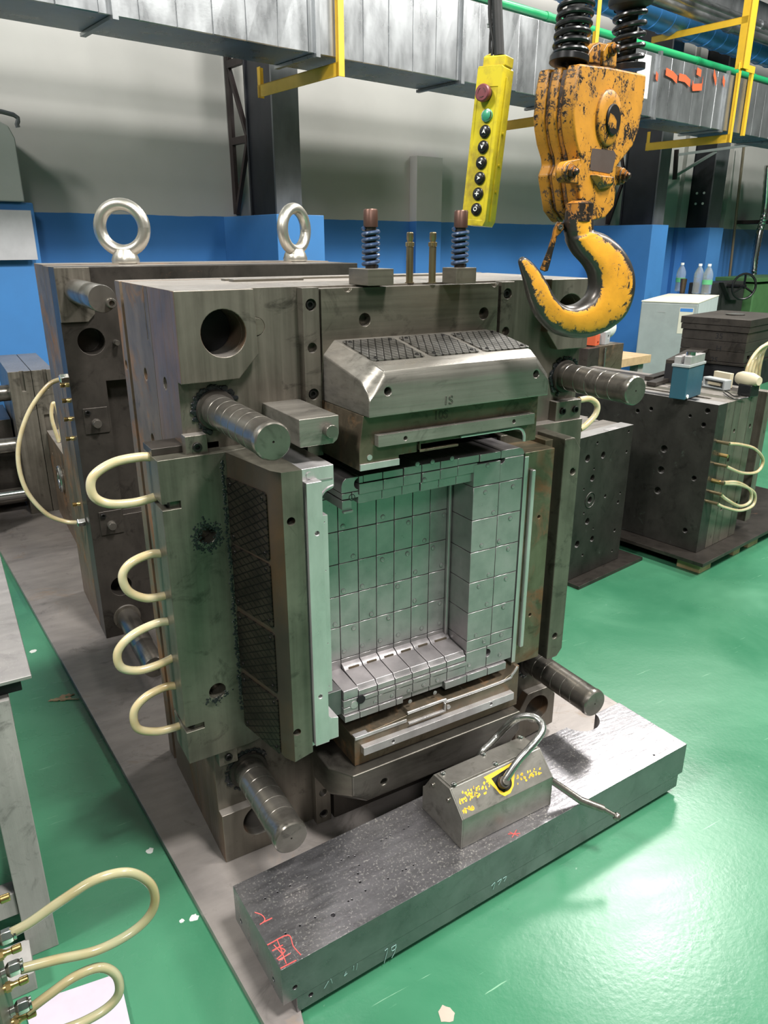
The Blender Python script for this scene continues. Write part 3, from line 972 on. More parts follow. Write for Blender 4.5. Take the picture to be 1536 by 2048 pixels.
# ---------------------------------------------------------------- top slide
XT0, XT1 = 0.711, 1.188
ts = MB().prism([(YF, ZT - 0.004), (YF, 1.26), (1.50, 1.10), (1.60, 1.10), (1.60, ZT - 0.004)], 'x', XT0, XT1)
ts.hole((0.817, YF, 1.342), (0, 1, 0), 0.0145, 0.05)
ts.hole((1.146, YF, 1.341), (0, 1, 0), 0.0145, 0.05)
ts.hole((0.775, YF, 1.413), (0, 1, 0), 0.011, 0.008)
ts.hole((1.195 - 0.02, YF, 1.413), (0, 1, 0), 0.011, 0.008)
ts = ts.build('slide_block', MT['body_h'], mold, 'top slide block with holes in its grey face', bevel=0.002)


def ring(pts, y):
    return [Vector((p[0], y, p[1])) for p in pts]


# wedge head: chamfered at both ends, drawn as stacked outlines from the base to the nose
prof = [(1.468, 1.305, 0.000), (1.300, 1.275, 0.010), (1.276, 1.265, 0.020), (1.264, 1.250, 0.026)]
b = MB()
W0, W1 = XT0 + 0.002, XT1 - 0.002
rings = []
for y, zt, ch in ((1.470, 1.304, 0.010), (1.300, 1.274, 0.012), (1.272, 1.262, 0.014), (1.264, 1.248, 0.022)):
    c_ = 0.030 if y > 1.3 else 0.034 + (1.3 - y) * 0.3
    rings.append(ring([(W0 + 0.0, 1.172), (W1 - 0.0, 1.172), (W1, zt - c_), (W1 - c_ * 0.9, zt), (W0 + c_ * 0.9, zt), (W0, zt - c_)], y))
b.loft(rings)
b.hole((0.757, 1.264, 1.222), (0, 1, 0), 0.0082, 0.03)
b.hole((1.146, 1.264, 1.224), (0, 1, 0), 0.0082, 0.03)
wh = b.build('wedge_head', MT['head'], ts, bevel=0.006, seg=3)
slope = Vector((0, 1.468 - 1.300, 1.304 - 1.274)).normalized()
nrm = Vector((0, -slope.z, slope.y))


def wearmesh(w, h, m, r_=0.008, th=0.0022):
    k = MB()
    pts = []
    for cx, cy, a0 in ((w / 2 - r_, h / 2 - r_, 0), (-w / 2 + r_, h / 2 - r_, 90), (-w / 2 + r_, -h / 2 + r_, 180), (w / 2 - r_, -h / 2 + r_, 270)):
        for q in range(5):
            a = R(a0 + q * 22.5)
            pts.append((cx + r_ * math.cos(a), cy + r_ * math.sin(a)))
    k.prism(pts, 'z', -th, th)
    return raw_mesh(k, 'wear_plate', m)


def wear(me, w, h, c, ex, ey, parent):
    ez = ex.cross(ey)
    g = inst(me, 'wear_plate', frame(Vector(c), ex, ey, ez), parent)
    for i in (-1, 1):
        for j in (-1, 1):
            inst(BOLT_S, 'plate_screw', frame(Vector(c) + ex * (i * (w / 2 - 0.014)) + ey * (j * (h / 2 - 0.014)) + ez * 0.0003, ex, ey, ez), g)
    return g


wp = wearmesh(0.128, 0.140, MT['wear'])
for cx in (0.812, 0.955, 1.098):
    c = Vector((cx, 1.468, 1.304)) - slope * 0.092 + nrm * 0.0006
    wear(wp, 0.128, 0.140, c, Vector((1, 0, 0)), slope, ts)

# moulding insert under the wedge head
ins = MB()
ins.prism([(0.714, 1.1715), (1.181, 1.1715), (1.181, 1.062), (1.150, 1.062), (1.145, 1.082), (1.128, 1.094), (0.846, 1.094), (0.846, 1.078), (0.800, 1.078), (0.800, 1.056), (0.704, 1.056), (0.704, 1.10)], 'y', 1.290, 1.48)
ti = ins.build('mold_insert', MT['brown'], ts, 'brown oil stained insert under the wedge head', bevel=0.002)
MB().box(0.7045, 0.7995, 1.287, 1.292, 1.057, 1.071).build('parting_edge', MT['bright2'], ti, bevel=0.0005)
mm = MB().box(0.740, 1.160, 1.274, 1.291, 1.106, 1.131)
mm.hole((0.806, 1.274, 1.117), (0, 1, 0), 0.0045, 0.012, 14)
mm.hole((1.098, 1.274, 1.119), (0, 1, 0), 0.0045, 0.012, 14)
mm.build('sealing_bar', MT['head'], ti, bevel=0.0015)
pth = catmull([(0.958, 1.288, 1.0985), (1.08, 1.288, 1.0985), (1.118, 1.288, 1.0985), (1.134, 1.288, 1.093), (1.142, 1.288, 1.080), (1.143, 1.288, 1.064)], 6)
MB().tube(pth, 0.0038, 8).build('seal_ridge', MT['bright2'], ti, bevel=0)
MB().box(0.848, 0.950, 1.283, 1.292, 1.079, 1.084).box(0.848, 0.851, 1.284, 1.292, 1.079, 1.103).box(0.848, 0.950, 1.284, 1.292, 1.102, 1.105).build('pocket_frame', MT['brown'], ti, bevel=0.0006)
MB().cyl((0.728, 1.291, 1.083), (0.728, 1.2885, 1.083), 0.006, n=16).build('dowel', MT['bright2'], ti, bevel=0)


def writing(txt, size, p, ex, ey, m, parent, name, depth=0.0006, outline=0.0):
    cu = bpy.data.curves.new(name, 'FONT')
    cu.body = txt
    cu.size = size
    cu.align_x = cu.align_y = 'CENTER'
    if outline:
        cu.fill_mode = 'NONE'
        cu.bevel_depth = outline
        cu.bevel_resolution = 0
    else:
        cu.extrude = depth
    o = bpy.data.objects.new(name, cu)
    C.objects.link(o)
    dg = bpy.context.evaluated_depsgraph_get()
    me = bpy.data.meshes.new_from_object(o.evaluated_get(dg))
    bpy.data.objects.remove(o)
    me.materials.clear()
    me.materials.append(m)
    return inst(me, name, frame(Vector(p), ex, ey, ex.cross(ey)), parent)


EX, EZ = Vector((1, 0, 0)), Vector((0, 0, 1))
writing('1S', 0.026, (0.905, 1.2637, 1.188), EX, EZ, MT['dark'], ts, 'engraved_mark', outline=0.0005)
writing('10S', 0.026, (0.905, 1.2897, 1.152), EX, EZ, MT['void'], ti, 'engraved_mark', outline=0.0004)

# posts on top of the mould: two spring bolts on steel blocks, two brass nipples
def springpost(corner, left, right, bolt, side):
    c, l, r2 = at(*corner, 'z', ZT), at(*left, 'z', ZT), at(*right, 'z', ZT)
    h = 0.034
    g = MB().box(c.x, c.x + (r2 - c).length, c.y, c.y + (l - c).length * 0.9, ZT, ZT + h).build('spring_block', MT['body_h'], mold, side, bevel=0.0012)
    cx, cy = c.x + (r2 - c).length / 2, c.y + (l - c).length * 0.45
    H = 0.086
    MB().cyl((cx, cy, ZT + h), (cx, cy, ZT + h + H), 0.012, n=16).build('bolt_shank', MT['dark'], g, bevel=0)
    n = 90
    pth = [Vector((cx + 0.0165 * math.cos(a), cy + 0.0165 * math.sin(a), ZT + h + 0.004 + (H - 0.008) * k / n)) for k, a in enumerate([2 * math.pi * 6.5 * k / n for k in range(n + 1)])]
    MB().tube(pth, 0.0042, 8).build('coil_spring', MT['spring_blue'], g, bevel=0)
    MB().lathe([(0.006, 0.022), (0.006, 0.036), (0.0135, 0.036), (0.0155, 0.033), (0.0155, 0.0), (0.0155, 0.0)], (cx, cy, ZT + h + H - 0.002), (0, 0, 1), 24).build('bolt_head', MT['copper'], g, bevel=0)


springpost((736, 572), (693, 568), (793, 571), None, 'left steel spring block')
springpost((912, 568), (872, 566), (962, 568), None, 'right steel spring block')
for px in (819, 864):
    p = at(px, 566, 'z', ZT)
    g = MB().lathe([(0.0105, 0), (0.0105, 0.002), (0.0082, 0.002), (0.0082, 0.078), (0.0095, 0.079), (0.0095, 0.087), (0.0065, 0.088), (0.0065, 0.092), (0.0078, 0.094), (0.0078, 0.107), (0.006, 0.109), (0.006, 0.100)], (p.x, p.y, ZT), (0, 0, 1), 20)
    g = g.build('water_nipple', MT['brass_dark'], mold, bevel=0)
    MB().lathe([(0.0085, 0.079), (0.0105, 0.080), (0.0105, 0.087), (0.0085, 0.088)], (p.x, p.y, ZT), (0, 0, 1), 6).build('hex_collar', MT['brass'], g, bevel=0)
# rails let into the top face
MB().box(0.62, 0.80, 1.74, 1.775, ZT - 0.002, ZT + 0.006).box(0.62, 1.30, 1.80, 1.83, ZT - 0.002, ZT + 0.005).build('top_rail', MT['body_h'], mold, bevel=0.001)

# ---------------------------------------------------------------- left slide
ls = MB().prism([(0.333, 1.450), (0.474, 1.450), (0.60, 1.475), (0.60, 1.56), (0.340, 1.56), (0.333, 1.553)], 'z', 0.362, 1.093)
ls.hole((0.421, 1.45, 0.917), (0, 1, 0), 0.0195, 0.06, 28)
ls.hole((0.4135, 1.45, 0.533), (0, 1, 0), 0.0195, 0.06, 28)
ls.slot(0.30, 0.352, 1.44, 1.60, 0.987, 1.000)
ls.slot(0.345, 0.372, 1.44, 1.462, 0.987, 1.003)
ls.slot(0.30, 0.356, 1.44, 1.60, 0.447, 0.458)
ls.slot(0.32, 0.376, 1.44, 1.462, 0.447, 0.462)
ls = ls.build('slide_block', MT['slide_v'], mold, 'left slide block with four hose loops', bevel=0.002)
clots([(0.4675, 0.46), (0.4665, 0.70), (0.4660, 1.075)], 0.0022, 420, 1.4505, 31, ls, 0.0034)
ring_ = [(0.421 + 0.026 * math.cos(a / 4), 0.914 + 0.026 * math.sin(a / 4)) for a in range(26)]
clots(ring_, 0.006, 260, 1.4505, 32, ls, 0.0032)
clots([(0.385, 0.518), (0.41, 0.508), (0.44, 0.525)], 0.004, 70, 1.4505, 33, ls, 0.0028)
MB().box(0.333, 0.475, 1.49, 1.56, 1.0935, 1.108).build('top_key', MT['dark'], ls, bevel=0.001)
zc0, zc1 = 0.418, 1.092
b = MB()
rings = []
out = [(0.472, 1.462), (0.507, 1.290), (0.520, 1.266), (0.563, 1.264), (0.563, 1.48), (0.472, 1.48)]
fr = [(0.0, 1.0), (0.0, 1.0)]
b.loft([[Vector((x, y, zc0 + (0.020 if y > 1.4 else 0.0) + (0.012 if x > 0.55 else 0.0))) for x, y in out],
        [Vector((x, y, zc1 - (0.0 if y > 1.4 else 0.004))) for x, y in out]])
b.hole((0.536, 1.264, 0.986), (0, 1, 0), 0.0088, 0.04)
b.hole((0.528, 1.264, 0.494), (0, 1, 0), 0.0088, 0.04)
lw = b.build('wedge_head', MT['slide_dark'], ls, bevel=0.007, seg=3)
a0, a1 = Vector((0.472, 1.462, 0)), Vector((0.507, 1.290, 0))
ey = (a1 - a0).normalized()
ex = Vector((0, 0, -1))
wp2 = wearmesh(0.146, 0.148, MT['wear_dark'])
for k in range(4):
    zc = 0.972 - k * 0.160
    if k == 0:
        zc = 0.966
    c = a0 + ey * 0.086 + Vector((0, 0, zc)) + ex.cross(ey) * 0.0008
    wear(wp2, 0.146, 0.148, c, ex, ey, ls)
li = MB()
fil = [(0.6065, 0.53), (0.6065, 0.515), (0.609, 0.503), (0.616, 0.494), (0.634, 0.490)]
fil2 = [(0.634, 1.036), (0.618, 1.030), (0.609, 1.020), (0.6065, 1.006)]
li.prism([(0.5635, 0.436), (0.634, 0.436)] + fil[::-1] + fil2[::-1] + [(0.637, 1.040), (0.637, 1.0855), (0.5635, 1.0855)], 'y', 1.275, 1.47)
li = li.build('mold_insert', MT['bright2'], ls, 'pale machined insert on the left slide', bevel=0.0015)
mm = MB().box(0.567, 0.6005, 1.255, 1.2755, 0.448, 1.062)
mm.hole((0.587, 1.255, 0.954), (0, 1, 0), 0.0045, 0.01, 14)
mm.hole((0.582, 1.255, 0.573), (0, 1, 0), 0.0045, 0.01, 14)
mm.build('sealing_bar', MT['bright2'], li, bevel=0.002)
MB().tube(catmull([(0.605, 1.274, 0.52), (0.604, 1.274, 0.76), (0.604, 1.274, 1.00), (0.607, 1.274, 1.022), (0.618, 1.274, 1.036), (0.635, 1.274, 1.042)], 6), 0.002, 8).build('seal_ridge', MT['bright'], li, bevel=0)
MB().box(0.566, 0.634, 1.2742, 1.2758, 1.055, 1.0585).build('groove_line', MT['bright'], li, bevel=0)
MB().cyl((0.583, 1.276, 1.071), (0.583, 1.2725, 1.071), 0.007, n=18).build('dowel', MT['bright2'], li, bevel=0)
z1 = at(659, 1029, 'y', 1.33).z
z0 = at(661, 1383, 'y', 1.33).z
x1 = at(660, 1200, 'y', 1.33).x
sp = MB().box(0.604, x1, 1.33, 1.455, z0, z1)
for z in (z1 - 0.015, (z0 + z1) / 2 + 0.09, (z0 + z1) / 2 - 0.09, z0 + 0.015):
    for dx in (0.008, 0.016):
        sp.hole((x1 - dx, 1.33, z), (0, 1, 0), 0.0012, 0.004, 8)
sp.build('side_former', MT['bright2'], ls, 'pale steel side former behind the left insert', bevel=0.001)

# water hoses looping out of the left slide
def hose(pts, y, r_=0.0095, name='water_hose', parent=mold, mat='hose', k=10, ys=None, fit=True):
    P = []
    for i, q in enumerate(pts):
        yy = y if ys is None else ys[i]
        P.append(at(q[0], q[1], 'y', yy))
    return MB().tube(catmull(P, k), r_, 14).build(name, MT[mat], parent, bevel=0)


HY = 1.515
for pts in (((324, 915), (280, 914), (225, 926), (185, 955), (186, 990), (215, 1007), (262, 1006), (300, 997), (331, 985)),
            ((337, 1108), (302, 1108), (262, 1126), (245, 1152), (257, 1182), (290, 1196), (325, 1192), (350, 1184)),
            ((353, 1242), (315, 1246), (265, 1270), (236, 1303), (242, 1334), (275, 1341), (315, 1330), (356, 1310)),
            ((366, 1370), (330, 1374), (290, 1395), (268, 1424), (275, 1456), (310, 1463), (345, 1456), (375, 1445))):
    h = hose(pts, HY)
    for q in (pts[0], pts[-1]):
        p = at(q[0], q[1], 'y', HY)
        MB().cyl(p, (0.336, HY, p.z - 0.002), 0.0075, n=12).build('hose_tail', MT['brass_dark'], h, bevel=0)

# ---------------------------------------------------------------- right slide
yr = 1.362
rx0, rx1, rz0, rz1 = 1.2165, 1.3150, 0.394, 1.007
rs = MB().prism([(1.2165, 1.46), (1.394, 1.46), (1.42, 1.56), (1.2165, 1.56)], 'z', 0.385, 1.03)
rs = rs.build('slide_block', MT['slide_v'], mold, 'right slide block with rusty insert', bevel=0.002)
ri = MB().prism([(rx0, 1.43), (rx0, yr), (rx1, yr), (rx1 + 0.005, 1.46), (rx0, 1.46)], 'z', rz0, rz1)
ri.hole((at(1078, 1034, 'y', yr).x, yr, at(1078, 1034, 'y', yr).z), (0, 1, 0), 0.005, 0.02, 14)
ri.hole((at(1060, 1230, 'y', yr).x, yr, at(1060, 1230, 'y', yr).z), (0, 1, 0), 0.005, 0.02, 14)
ri = ri.build('mold_insert', MT['brown_v'], rs, 'rust streaked insert on the right slide', bevel=0.0015)
xb0, xb1, zb0, zb1 = 1.2345, 1.2465, 0.452, 0.962
MB().box(xb0, xb1, yr - 0.012, yr + 0.001, zb0, zb1).build('sealing_bar', MT['bright2'], ri, bevel=0.003)
MB().box(rx0 - 0.0005, rx0 + 0.012, yr - 0.0015, yr + 0.02, rz0 + 0.01, rz1 - 0.01).build('parting_edge', MT['bright2'], ri, bevel=0.0005)
gx1 = 1.339
MB().box(rx1 - 0.002, gx1 + 0.004, 1.395, 1.46, rz0 + 0.02, rz1 + 0.012).build('groove_face', MT['brown_v'], rs, 'dark brown recessed face', bevel=0.001)
ys_ = 1.350
sx0, sx1, sb, st = 1.338, 1.394, 0.381, 1.030
out = [(sx0, ys_ + 0.006), (sx0 + 0.006, ys_), (sx1 - 0.005, ys_), (sx1, ys_ + 0.006), (sx1 + 0.045, 1.46), (sx0, 1.46)]
rw = MB().prism([(sx0, sb), (sx1 - 0.018, sb), (sx1, sb + 0.022), (sx1, st - 0.03), (sx1 - 0.022, st), (sx0, st)], 'y', ys_, 1.46)
for q in ((1146, 943), (1110, 1272)):
    p = at(q[0], q[1], 'y', ys_)
    rw.hole((p.x, ys_, p.z), (0, 1, 0), 0.0085, 0.03, 16)
rw.build('wedge_head', MT['slide_v'], rs, 'grey-green outer wedge with clipped corners', bevel=0.004, seg=3)
# upper cap of the right slide, reaching back to the plate
MB().box(1.33, 1.50, 1.455, 1.49, 0.40, 1.045).build('slide_rail', MT['body'], mold, bevel=0.002)
hose(((1158, 800), (1180, 798), (1194, 810), (1190, 830), (1172, 850), (1160, 858)), 1.60)

# ---------------------------------------------------------------- bottom slide
bs = MB().prism([(YF, 0.02), (YF, 0.22), (1.48, 0.36), (1.60, 0.36), (1.60, 0.02)], 'x', 0.708, 1.190)
bs = bs.build('slide_block', MT['dark'], mold, 'dark bottom slide block', bevel=0.002)
b = MB()
W0, W1 = 0.652, 1.222
rings = []
for y, zb_, c_, xl in ((1.47, 0.160, 0.02, 0.652), (1.375, 0.168, 0.025, 0.652), (1.315, 0.180, 0.030, 0.690)):
    rings.append([Vector((p[0], y, p[1])) for p in [(xl, 0.272), (W1, 0.272), (W1, zb_ + c_), (W1 - c_, zb_), (xl + c_ + 0.01, zb_), (xl, zb_ + c_)]])
b.loft(rings)
b.hole((0.778, 1.315, 0.218), (0, 1, 0), 0.0085, 0.03)
b.build('wedge_head', MT['head_dark'], bs, 'dark brown lower wedge head', bevel=0.005, seg=3)
b = MB()
b.prism([(0.711, 0.2725), (1.232, 0.2725), (1.232, 0.400), (1.222, 0.400), (1.205, 0.382), (1.180, 0.371), (0.992, 0.371), (0.980, 0.378), (0.870, 0.378), (0.864, 0.368), (0.711, 0.356)], 'y', 1.345, 1.47)
bi = b.build('mold_insert', MT['brown'], bs, 'brown insert on the bottom slide', bevel=0.002)
mm = MB().box(0.728, 1.205, 1.328, 1.346, 0.309, 0.331)
mm.hole((0.813, 1.328, 0.319), (0, 1, 0), 0.0045, 0.01, 14)
mm.hole((1.125, 1.328, 0.321), (0, 1, 0), 0.0045, 0.01, 14)
mm.build('sealing_bar', MT['bright2'], bi, bevel=0.002)
MB().box(0.712, 0.862, 1.3425, 1.36, 0.3500, 0.3590).build('parting_edge', MT['bright2'], bi, bevel=0.001)
MB().tube(catmull([(0.865, 1.346, 0.374), (0.978, 1.346, 0.374), (0.994, 1.346, 0.367), (1.18, 1.346, 0.367), (1.208, 1.346, 0.378), (1.226, 1.346, 0.398)], 6), 0.004, 8).build('seal_ridge', MT['bright2'], bi, bevel=0)
MB().box(0.866, 0.976, 1.338, 1.346, 0.343, 0.348).box(0.976, 0.980, 1.338, 1.346, 0.343, 0.368).build('pocket_lip', MT['bright2'], bi, bevel=0.0008)
MB().cyl((0.992, 1.347, 0.350), (0.992, 1.341, 0.350), 0.006, n=16).build('dowel', MT['bright2'], bi, bevel=0)

# ---------------------------------------------------------------- core of fitted blocks
core = MB().box(0.600, 1.214, 1.472, 1.60, 0.385, 1.022).build('core', MT['void'], mold, 'bright silver core built of fitted steel blocks', bevel=0)
TILE = {}
GAP = 0.0010


def tile(x0, x1, y0, y1, z0, z1, m='bright', bev=0.0005):
    key = (round(x1 - x0, 4), round(y1 - y0, 4), round(z1 - z0, 4), m)
    if key not in TILE:
        w, d, h = (x1 - x0) / 2 - GAP, (y1 - y0) / 2, (z1 - z0) / 2 - GAP
        TILE[key] = raw_mesh(MB().box(-w, w, -d, d, -h, h), 'core_block', MT[m])
    o = inst(TILE[key], 'core_block', Matrix.Translation(((x0 + x1) / 2, (y0 + y1) / 2, (z0 + z1) / 2)), core)
    b = o.modifiers.new('edge', 'BEVEL')
    b.width, b.segments, b.limit_method = bev, 1, 'ANGLE'
    return o


xs = [0.604, 0.628, 0.681, 0.733, 0.786, 0.837, 0.888, 0.941, 0.994, 1.046]
zs = [0.490, 0.517, 0.609, 0.693, 0.778, 0.862, 0.947, 1.0]
rt = random.Random(11)
for i in range(len(xs) - 1):
    for j in range(len(zs) - 1):
        d = rt.choice((0, 0, 0.0003, -0.0003))
        tile(xs[i], xs[i + 1], 1.452 + d, 1.475, zs[j], zs[j + 1])
# right rim, two columns, standing forward
rx = [1.056, 1.072, 1.137, 1.211]
rz = [0.485, 0.518, 0.600, 0.686, 0.770, 0.856, 0.943]
for j in range(len(rz) - 1):
    tile(1.056, 1.137, 1.360, 1.475, rz[j], rz[j + 1])
    tile(1.137, 1.2115, 1.3605, 1.475, rz[j], rz[j + 1])
MB().box(1.046, 1.056, 1.442, 1.475, 0.49, 0.957).build('corner_fillet', MT['bright'], core, bevel=0.004)
m = MB().box(1.056, 1.137, 1.360, 1.475, 0.943 + GAP, 1.000)
m.build('core_block', MT['bright'], core, bevel=0.001)
m = MB().box(1.1375, 1.2115, 1.3605, 1.475, 0.943 + GAP, 1.003)
m.hole((1.1385, 1.360, 1.003), (0, 1, 0), 0.0125, 0.03, 20)
m.build('core_block', MT['bright'], core, bevel=0.001)
m = MB().prism([(1.137 + GAP, 1.0045), (1.2115, 1.0045), (1.2115, 1.010), (1.206, 1.020), (1.196, 1.0245), (1.137 + GAP, 1.0245)], 'y', 1.360, 1.475)
m.build('core_block', MT['bright'], core, bevel=0.001)
# top rim, two rows of stepped blocks, front proud of the wall
tx = [0.7395, 0.802, 0.856, 0.905, 0.957, 1.008, 1.067]
for i in range(len(tx) - 1):
    y0 = 1.3585 + 0.0012 * (i % 3)
    tile(tx[i], tx[i + 1], y0, 1.475, 0.9795, 1.0045)
    tile(tx[i], tx[i + 1], y0 + 0.006, 1.475, 0.9555 + GAP, 0.9795)
for i, (a, b2) in enumerate(((0.7395, 0.7515), (0.7515, 0.802), (0.802, 0.856), (0.856, 0.905), (0.905, 0.957), (0.957, 1.008), (1.008, 1.072), (1.072, 1.137))):
    lo = 1.0045 if i not in (3, 4, 5) else 1.0045
    tile(a, b2, 1.3595 + (0.002 if i in (1, 2, 6) else 0), 1.475, lo, 1.0245 - (0.002 if i < 3 else 0))
m = MB().prism([(0.697, 0.989), (0.7395 - GAP, 0.989), (0.7395 - GAP, 1.0215), (0.708, 1.0215), (0.700, 1.014), (0.697, 1.005)], 'y', 1.360, 1.475)
m.hole((0.742, 1.360, 1.005), (0, 1, 0), 0.0135, 0.03, 22)
m.build('core_block', MT['bright'], core, bevel=0.001)
tile(0.697, 0.7225, 1.360, 1.475, 0.973, 0.988)
tile(0.7225, 0.7395, 1.360, 1.475, 0.973, 0.988)
tile(0.697, 0.7225, 1.360, 1.475, 0.949, 0.972)
MB().box(0.698, 0.722, 1.3535, 1.362, 0.9435, 0.9485).build('lip', MT['bright'], core, bevel=0.001)
MB().tube([(0.7225 + 0.007 * math.cos(a), 1.3595, 0.976 + 0.007 * math.sin(a)) for a in [2 * math.pi * q / 20 for q in range(20)]], 0.0007, 5, closed=True).build('core_pin_ring', MT['void'], core, bevel=0)
# bottom shelf: sloping blocks in seven columns, each with a rusty slot
bx = [0.636, 0.7325, 0.786, 0.837, 0.888, 0.941, 0.994, 1.056]
for i in range(7):
    a, b2 = bx[i] + GAP, bx[i + 1] - GAP
    if i == 0:
        a = 0.662
        m = MB().loft([[Vector((x, y, z)) for y, z in ((1.475, 0.462), (1.475, 0.492), (1.45, 0.492), (1.362, 0.487), (1.3605, 0.484), (1.3605, 0.462))] for x in (a + 0.03, b2)])
        MB().box(0.640, a + 0.029, 1.37, 1.475, 0.42, 0.489).build('core_block', MT['corewall'], core, bevel=0.001)
    else:
        pr = [(1.475, 0.462), (1.475, 0.505), (1.4515, 0.505), (1.438, 0.499), (1.434, 0.494), (1.372, 0.487), (1.366, 0.478), (1.3605, 0.476), (1.3605, 0.462)]
        m = MB().loft([[Vector((x, y, z)) for y, z in pr] for x in (a, b2)])
    m.build('core_block', MT['bright'], core, bevel=0.0012)
    if i > 0:
        MB().box(a + 0.012, b2 - 0.010, 1.4335, 1.4375, 0.4945, 0.4985).build('rusty_slot', MT['brown'], core, bevel=0)
rows = ((0.448, 0.4605), (0.424, 0.4465), (0.4015, 0.4225))
for i in range(1, 7):
    a, b2 = bx[i], bx[i + 1]
    tile(a, b2, 1.3565, 1.475, 0.4475, 0.4612)
    tile(a, b2, 1.358, 1.475, 0.4215, 0.4475)
tile(0.690, 0.7325, 1.360, 1.475, 0.44, 0.4612)
tile(0.690, 0.7325, 1.360, 1.475, 0.4215, 0.44)
for a, b2 in ((0.690, 0.7325), (0.7325, 0.786), (0.786, 0.837), (0.837, 0.858)):
    tile(a, b2, 1.354, 1.475, 0.402, 0.4215)
for a, b2 in ((0.858, 0.888), (0.888, 0.941), (0.941, 0.985)):
    tile(a, b2, 1.362, 1.475, 0.405, 0.4215)
for a, b2 in ((0.985, 1.056), (1.056, 1.125), (1.125, 1.19)):
    tile(a, b2, 1.352, 1.475, 0.3985, 0.4215)
m = MB().box(1.056 + GAP, 1.125 - GAP, 1.360, 1.475, 0.423, 0.484)
m.build('core_block', MT['bright'], core, bevel=0.001)
m = MB().box(1.125 + GAP, 1.2115, 1.360, 1.475, 0.423, 0.484)
m.hole((1.126, 1.360, 0.463), (0, 1, 0), 0.0125, 0.03, 20)
m.build('core_block', MT['bright'], core, bevel=0.001)
p = (0.738, 1.3555, 0.452)
MB().cyl((0.738, 1.3562, 0.452), (0.738, 1.40, 0.452), 0.0112, n=20).build('hole_shade', MT['void'], core, bevel=0)  # black cylinder put in for the dark inside of a hole
MB().cyl((0.720, 1.3602, 0.442), (0.720, 1.3585, 0.442), 0.010, n=20).build('ejector_pad', MT['bright2'], core, bevel=0)
# ejector pin faces: small round ends flush in the blocks
disc = raw_mesh(MB().lathe([(0.0054, -0.001), (0.0054, 0.0004), (0.0050, 0.0006)], (0, 0, 0), (0, 0, 1), 16), 'ejector_pin', MT['bright'])
ringm = raw_mesh(MB().tube([(0.0058 * math.cos(a), 0.0058 * math.sin(a), 0.0) for a in [2 * math.pi * q / 16 for q in range(16)]], 0.0004, 4, closed=True), 'pin_ring', MT['corewall'])
spots = []
for q in ((228, 510), (440, 460), (575, 490), (660, 585), (282, 668), (436, 686), (570, 655), (612, 752), (706, 625), (230, 852), (330, 828), (518, 828), (750, 716), (608, 905), (742, 918), (186, 1030), (285, 1050), (470, 995), (378, 975), (234, 1172), (330, 1142), (425, 1115), (520, 1085), (645, 1050), (740, 1022), (764, 450)):
    spots.append((600 + q[0] * 0.3776, 860 + q[1] * 0.3776, 1.4513))
for q in ((995, 188), (982, 330), (1025, 436), (1115, 468), (962, 612), (1055, 590), (1104, 630), (1000, 768), (1092, 788), (948, 830), (1078, 938), (990, 922), (932, 1088), (1067, 1085), (975, 1120), (1130, 300), (895, 1245), (1058, 1190)):
    spots.append((600 + q[0] * 0.3776, 860 + q[1] * 0.3776, 1.3597))
for q in ((622, 182), (702, 170), (805, 152), (727, 1325), (655, 1350), (577, 1382), (488, 1408), (400, 1440), (715, 1392), (583, 1438), (660, 265)):
    spots.append((600 + q[0] * 0.3776, 860 + q[1] * 0.3776, 1.3575))
for x, y, yy in spots:
    mt = pose(at(x, y, 'y', yy), FRONT)
    inst(disc, 'ejector_pin', mt, core)
    inst(ringm, 'pin_ring', mt, core)
# ================================================================ second mould half behind
Y2 = 2.80
m2 = thing('closed_mold_half', 'tall dark mold half with two eye bolts standing behind the silver-cored mold', 'mold', (0.95, 3.05, 0.02))
x0, x1 = 0.372, 1.53
m = MB().box(x0, x1, Y2, 2.92, 0.02, 1.425)
ph = at(183, 683, 'y', Y2)
pl_ = at(243, 1172, 'y', Y2)
m.hole((ph.x, Y2, ph.z), (0, 1, 0), 0.046, 0.1, 28)
m.hole((pl_.x, Y2, pl_.z), (0, 1, 0), 0.040, 0.1, 28)
a, b2 = at(212, 762, 'y', Y2), at(252, 900, 'y', Y2)
m.slot(a.x, 1.30, Y2 - 0.01, Y2 + 0.06, b2.z - 0.25, a.z)
m.build('cavity_plate', MT['dark'], m2)
zt_ = at(146, 768, 'y', Y2).z
pts = [(x0, 1.425), (0.60, 1.425), (0.60, zt_ + 0.02), (0.59, zt_), (x0, zt_)]
g = MB().prism([(x0, 1.425), (0.485, 1.425), (0.485, 1.27), (0.46, 1.245), (x0, 1.245)], 'y', Y2 - 0.012, Y2 + 0.001).build('corner_pad', MT['body'], m2, bevel=0.002)
zl = at(190, 1118, 'y', Y2).z
MB().prism([(x0, zl), (0.62, zl), (0.62, 0.02), (x0, 0.02)], 'y', Y2 - 0.006, Y2 + 0.001)
MB().box(x0, x1, 2.924, 3.06, 0.02, 1.425).build('support_plate', MT['side'], m2)
MB().box(x0, x1, 3.064, 3.30, 0.02, 1.428).build('clamp_plate', MT['side'], m2)
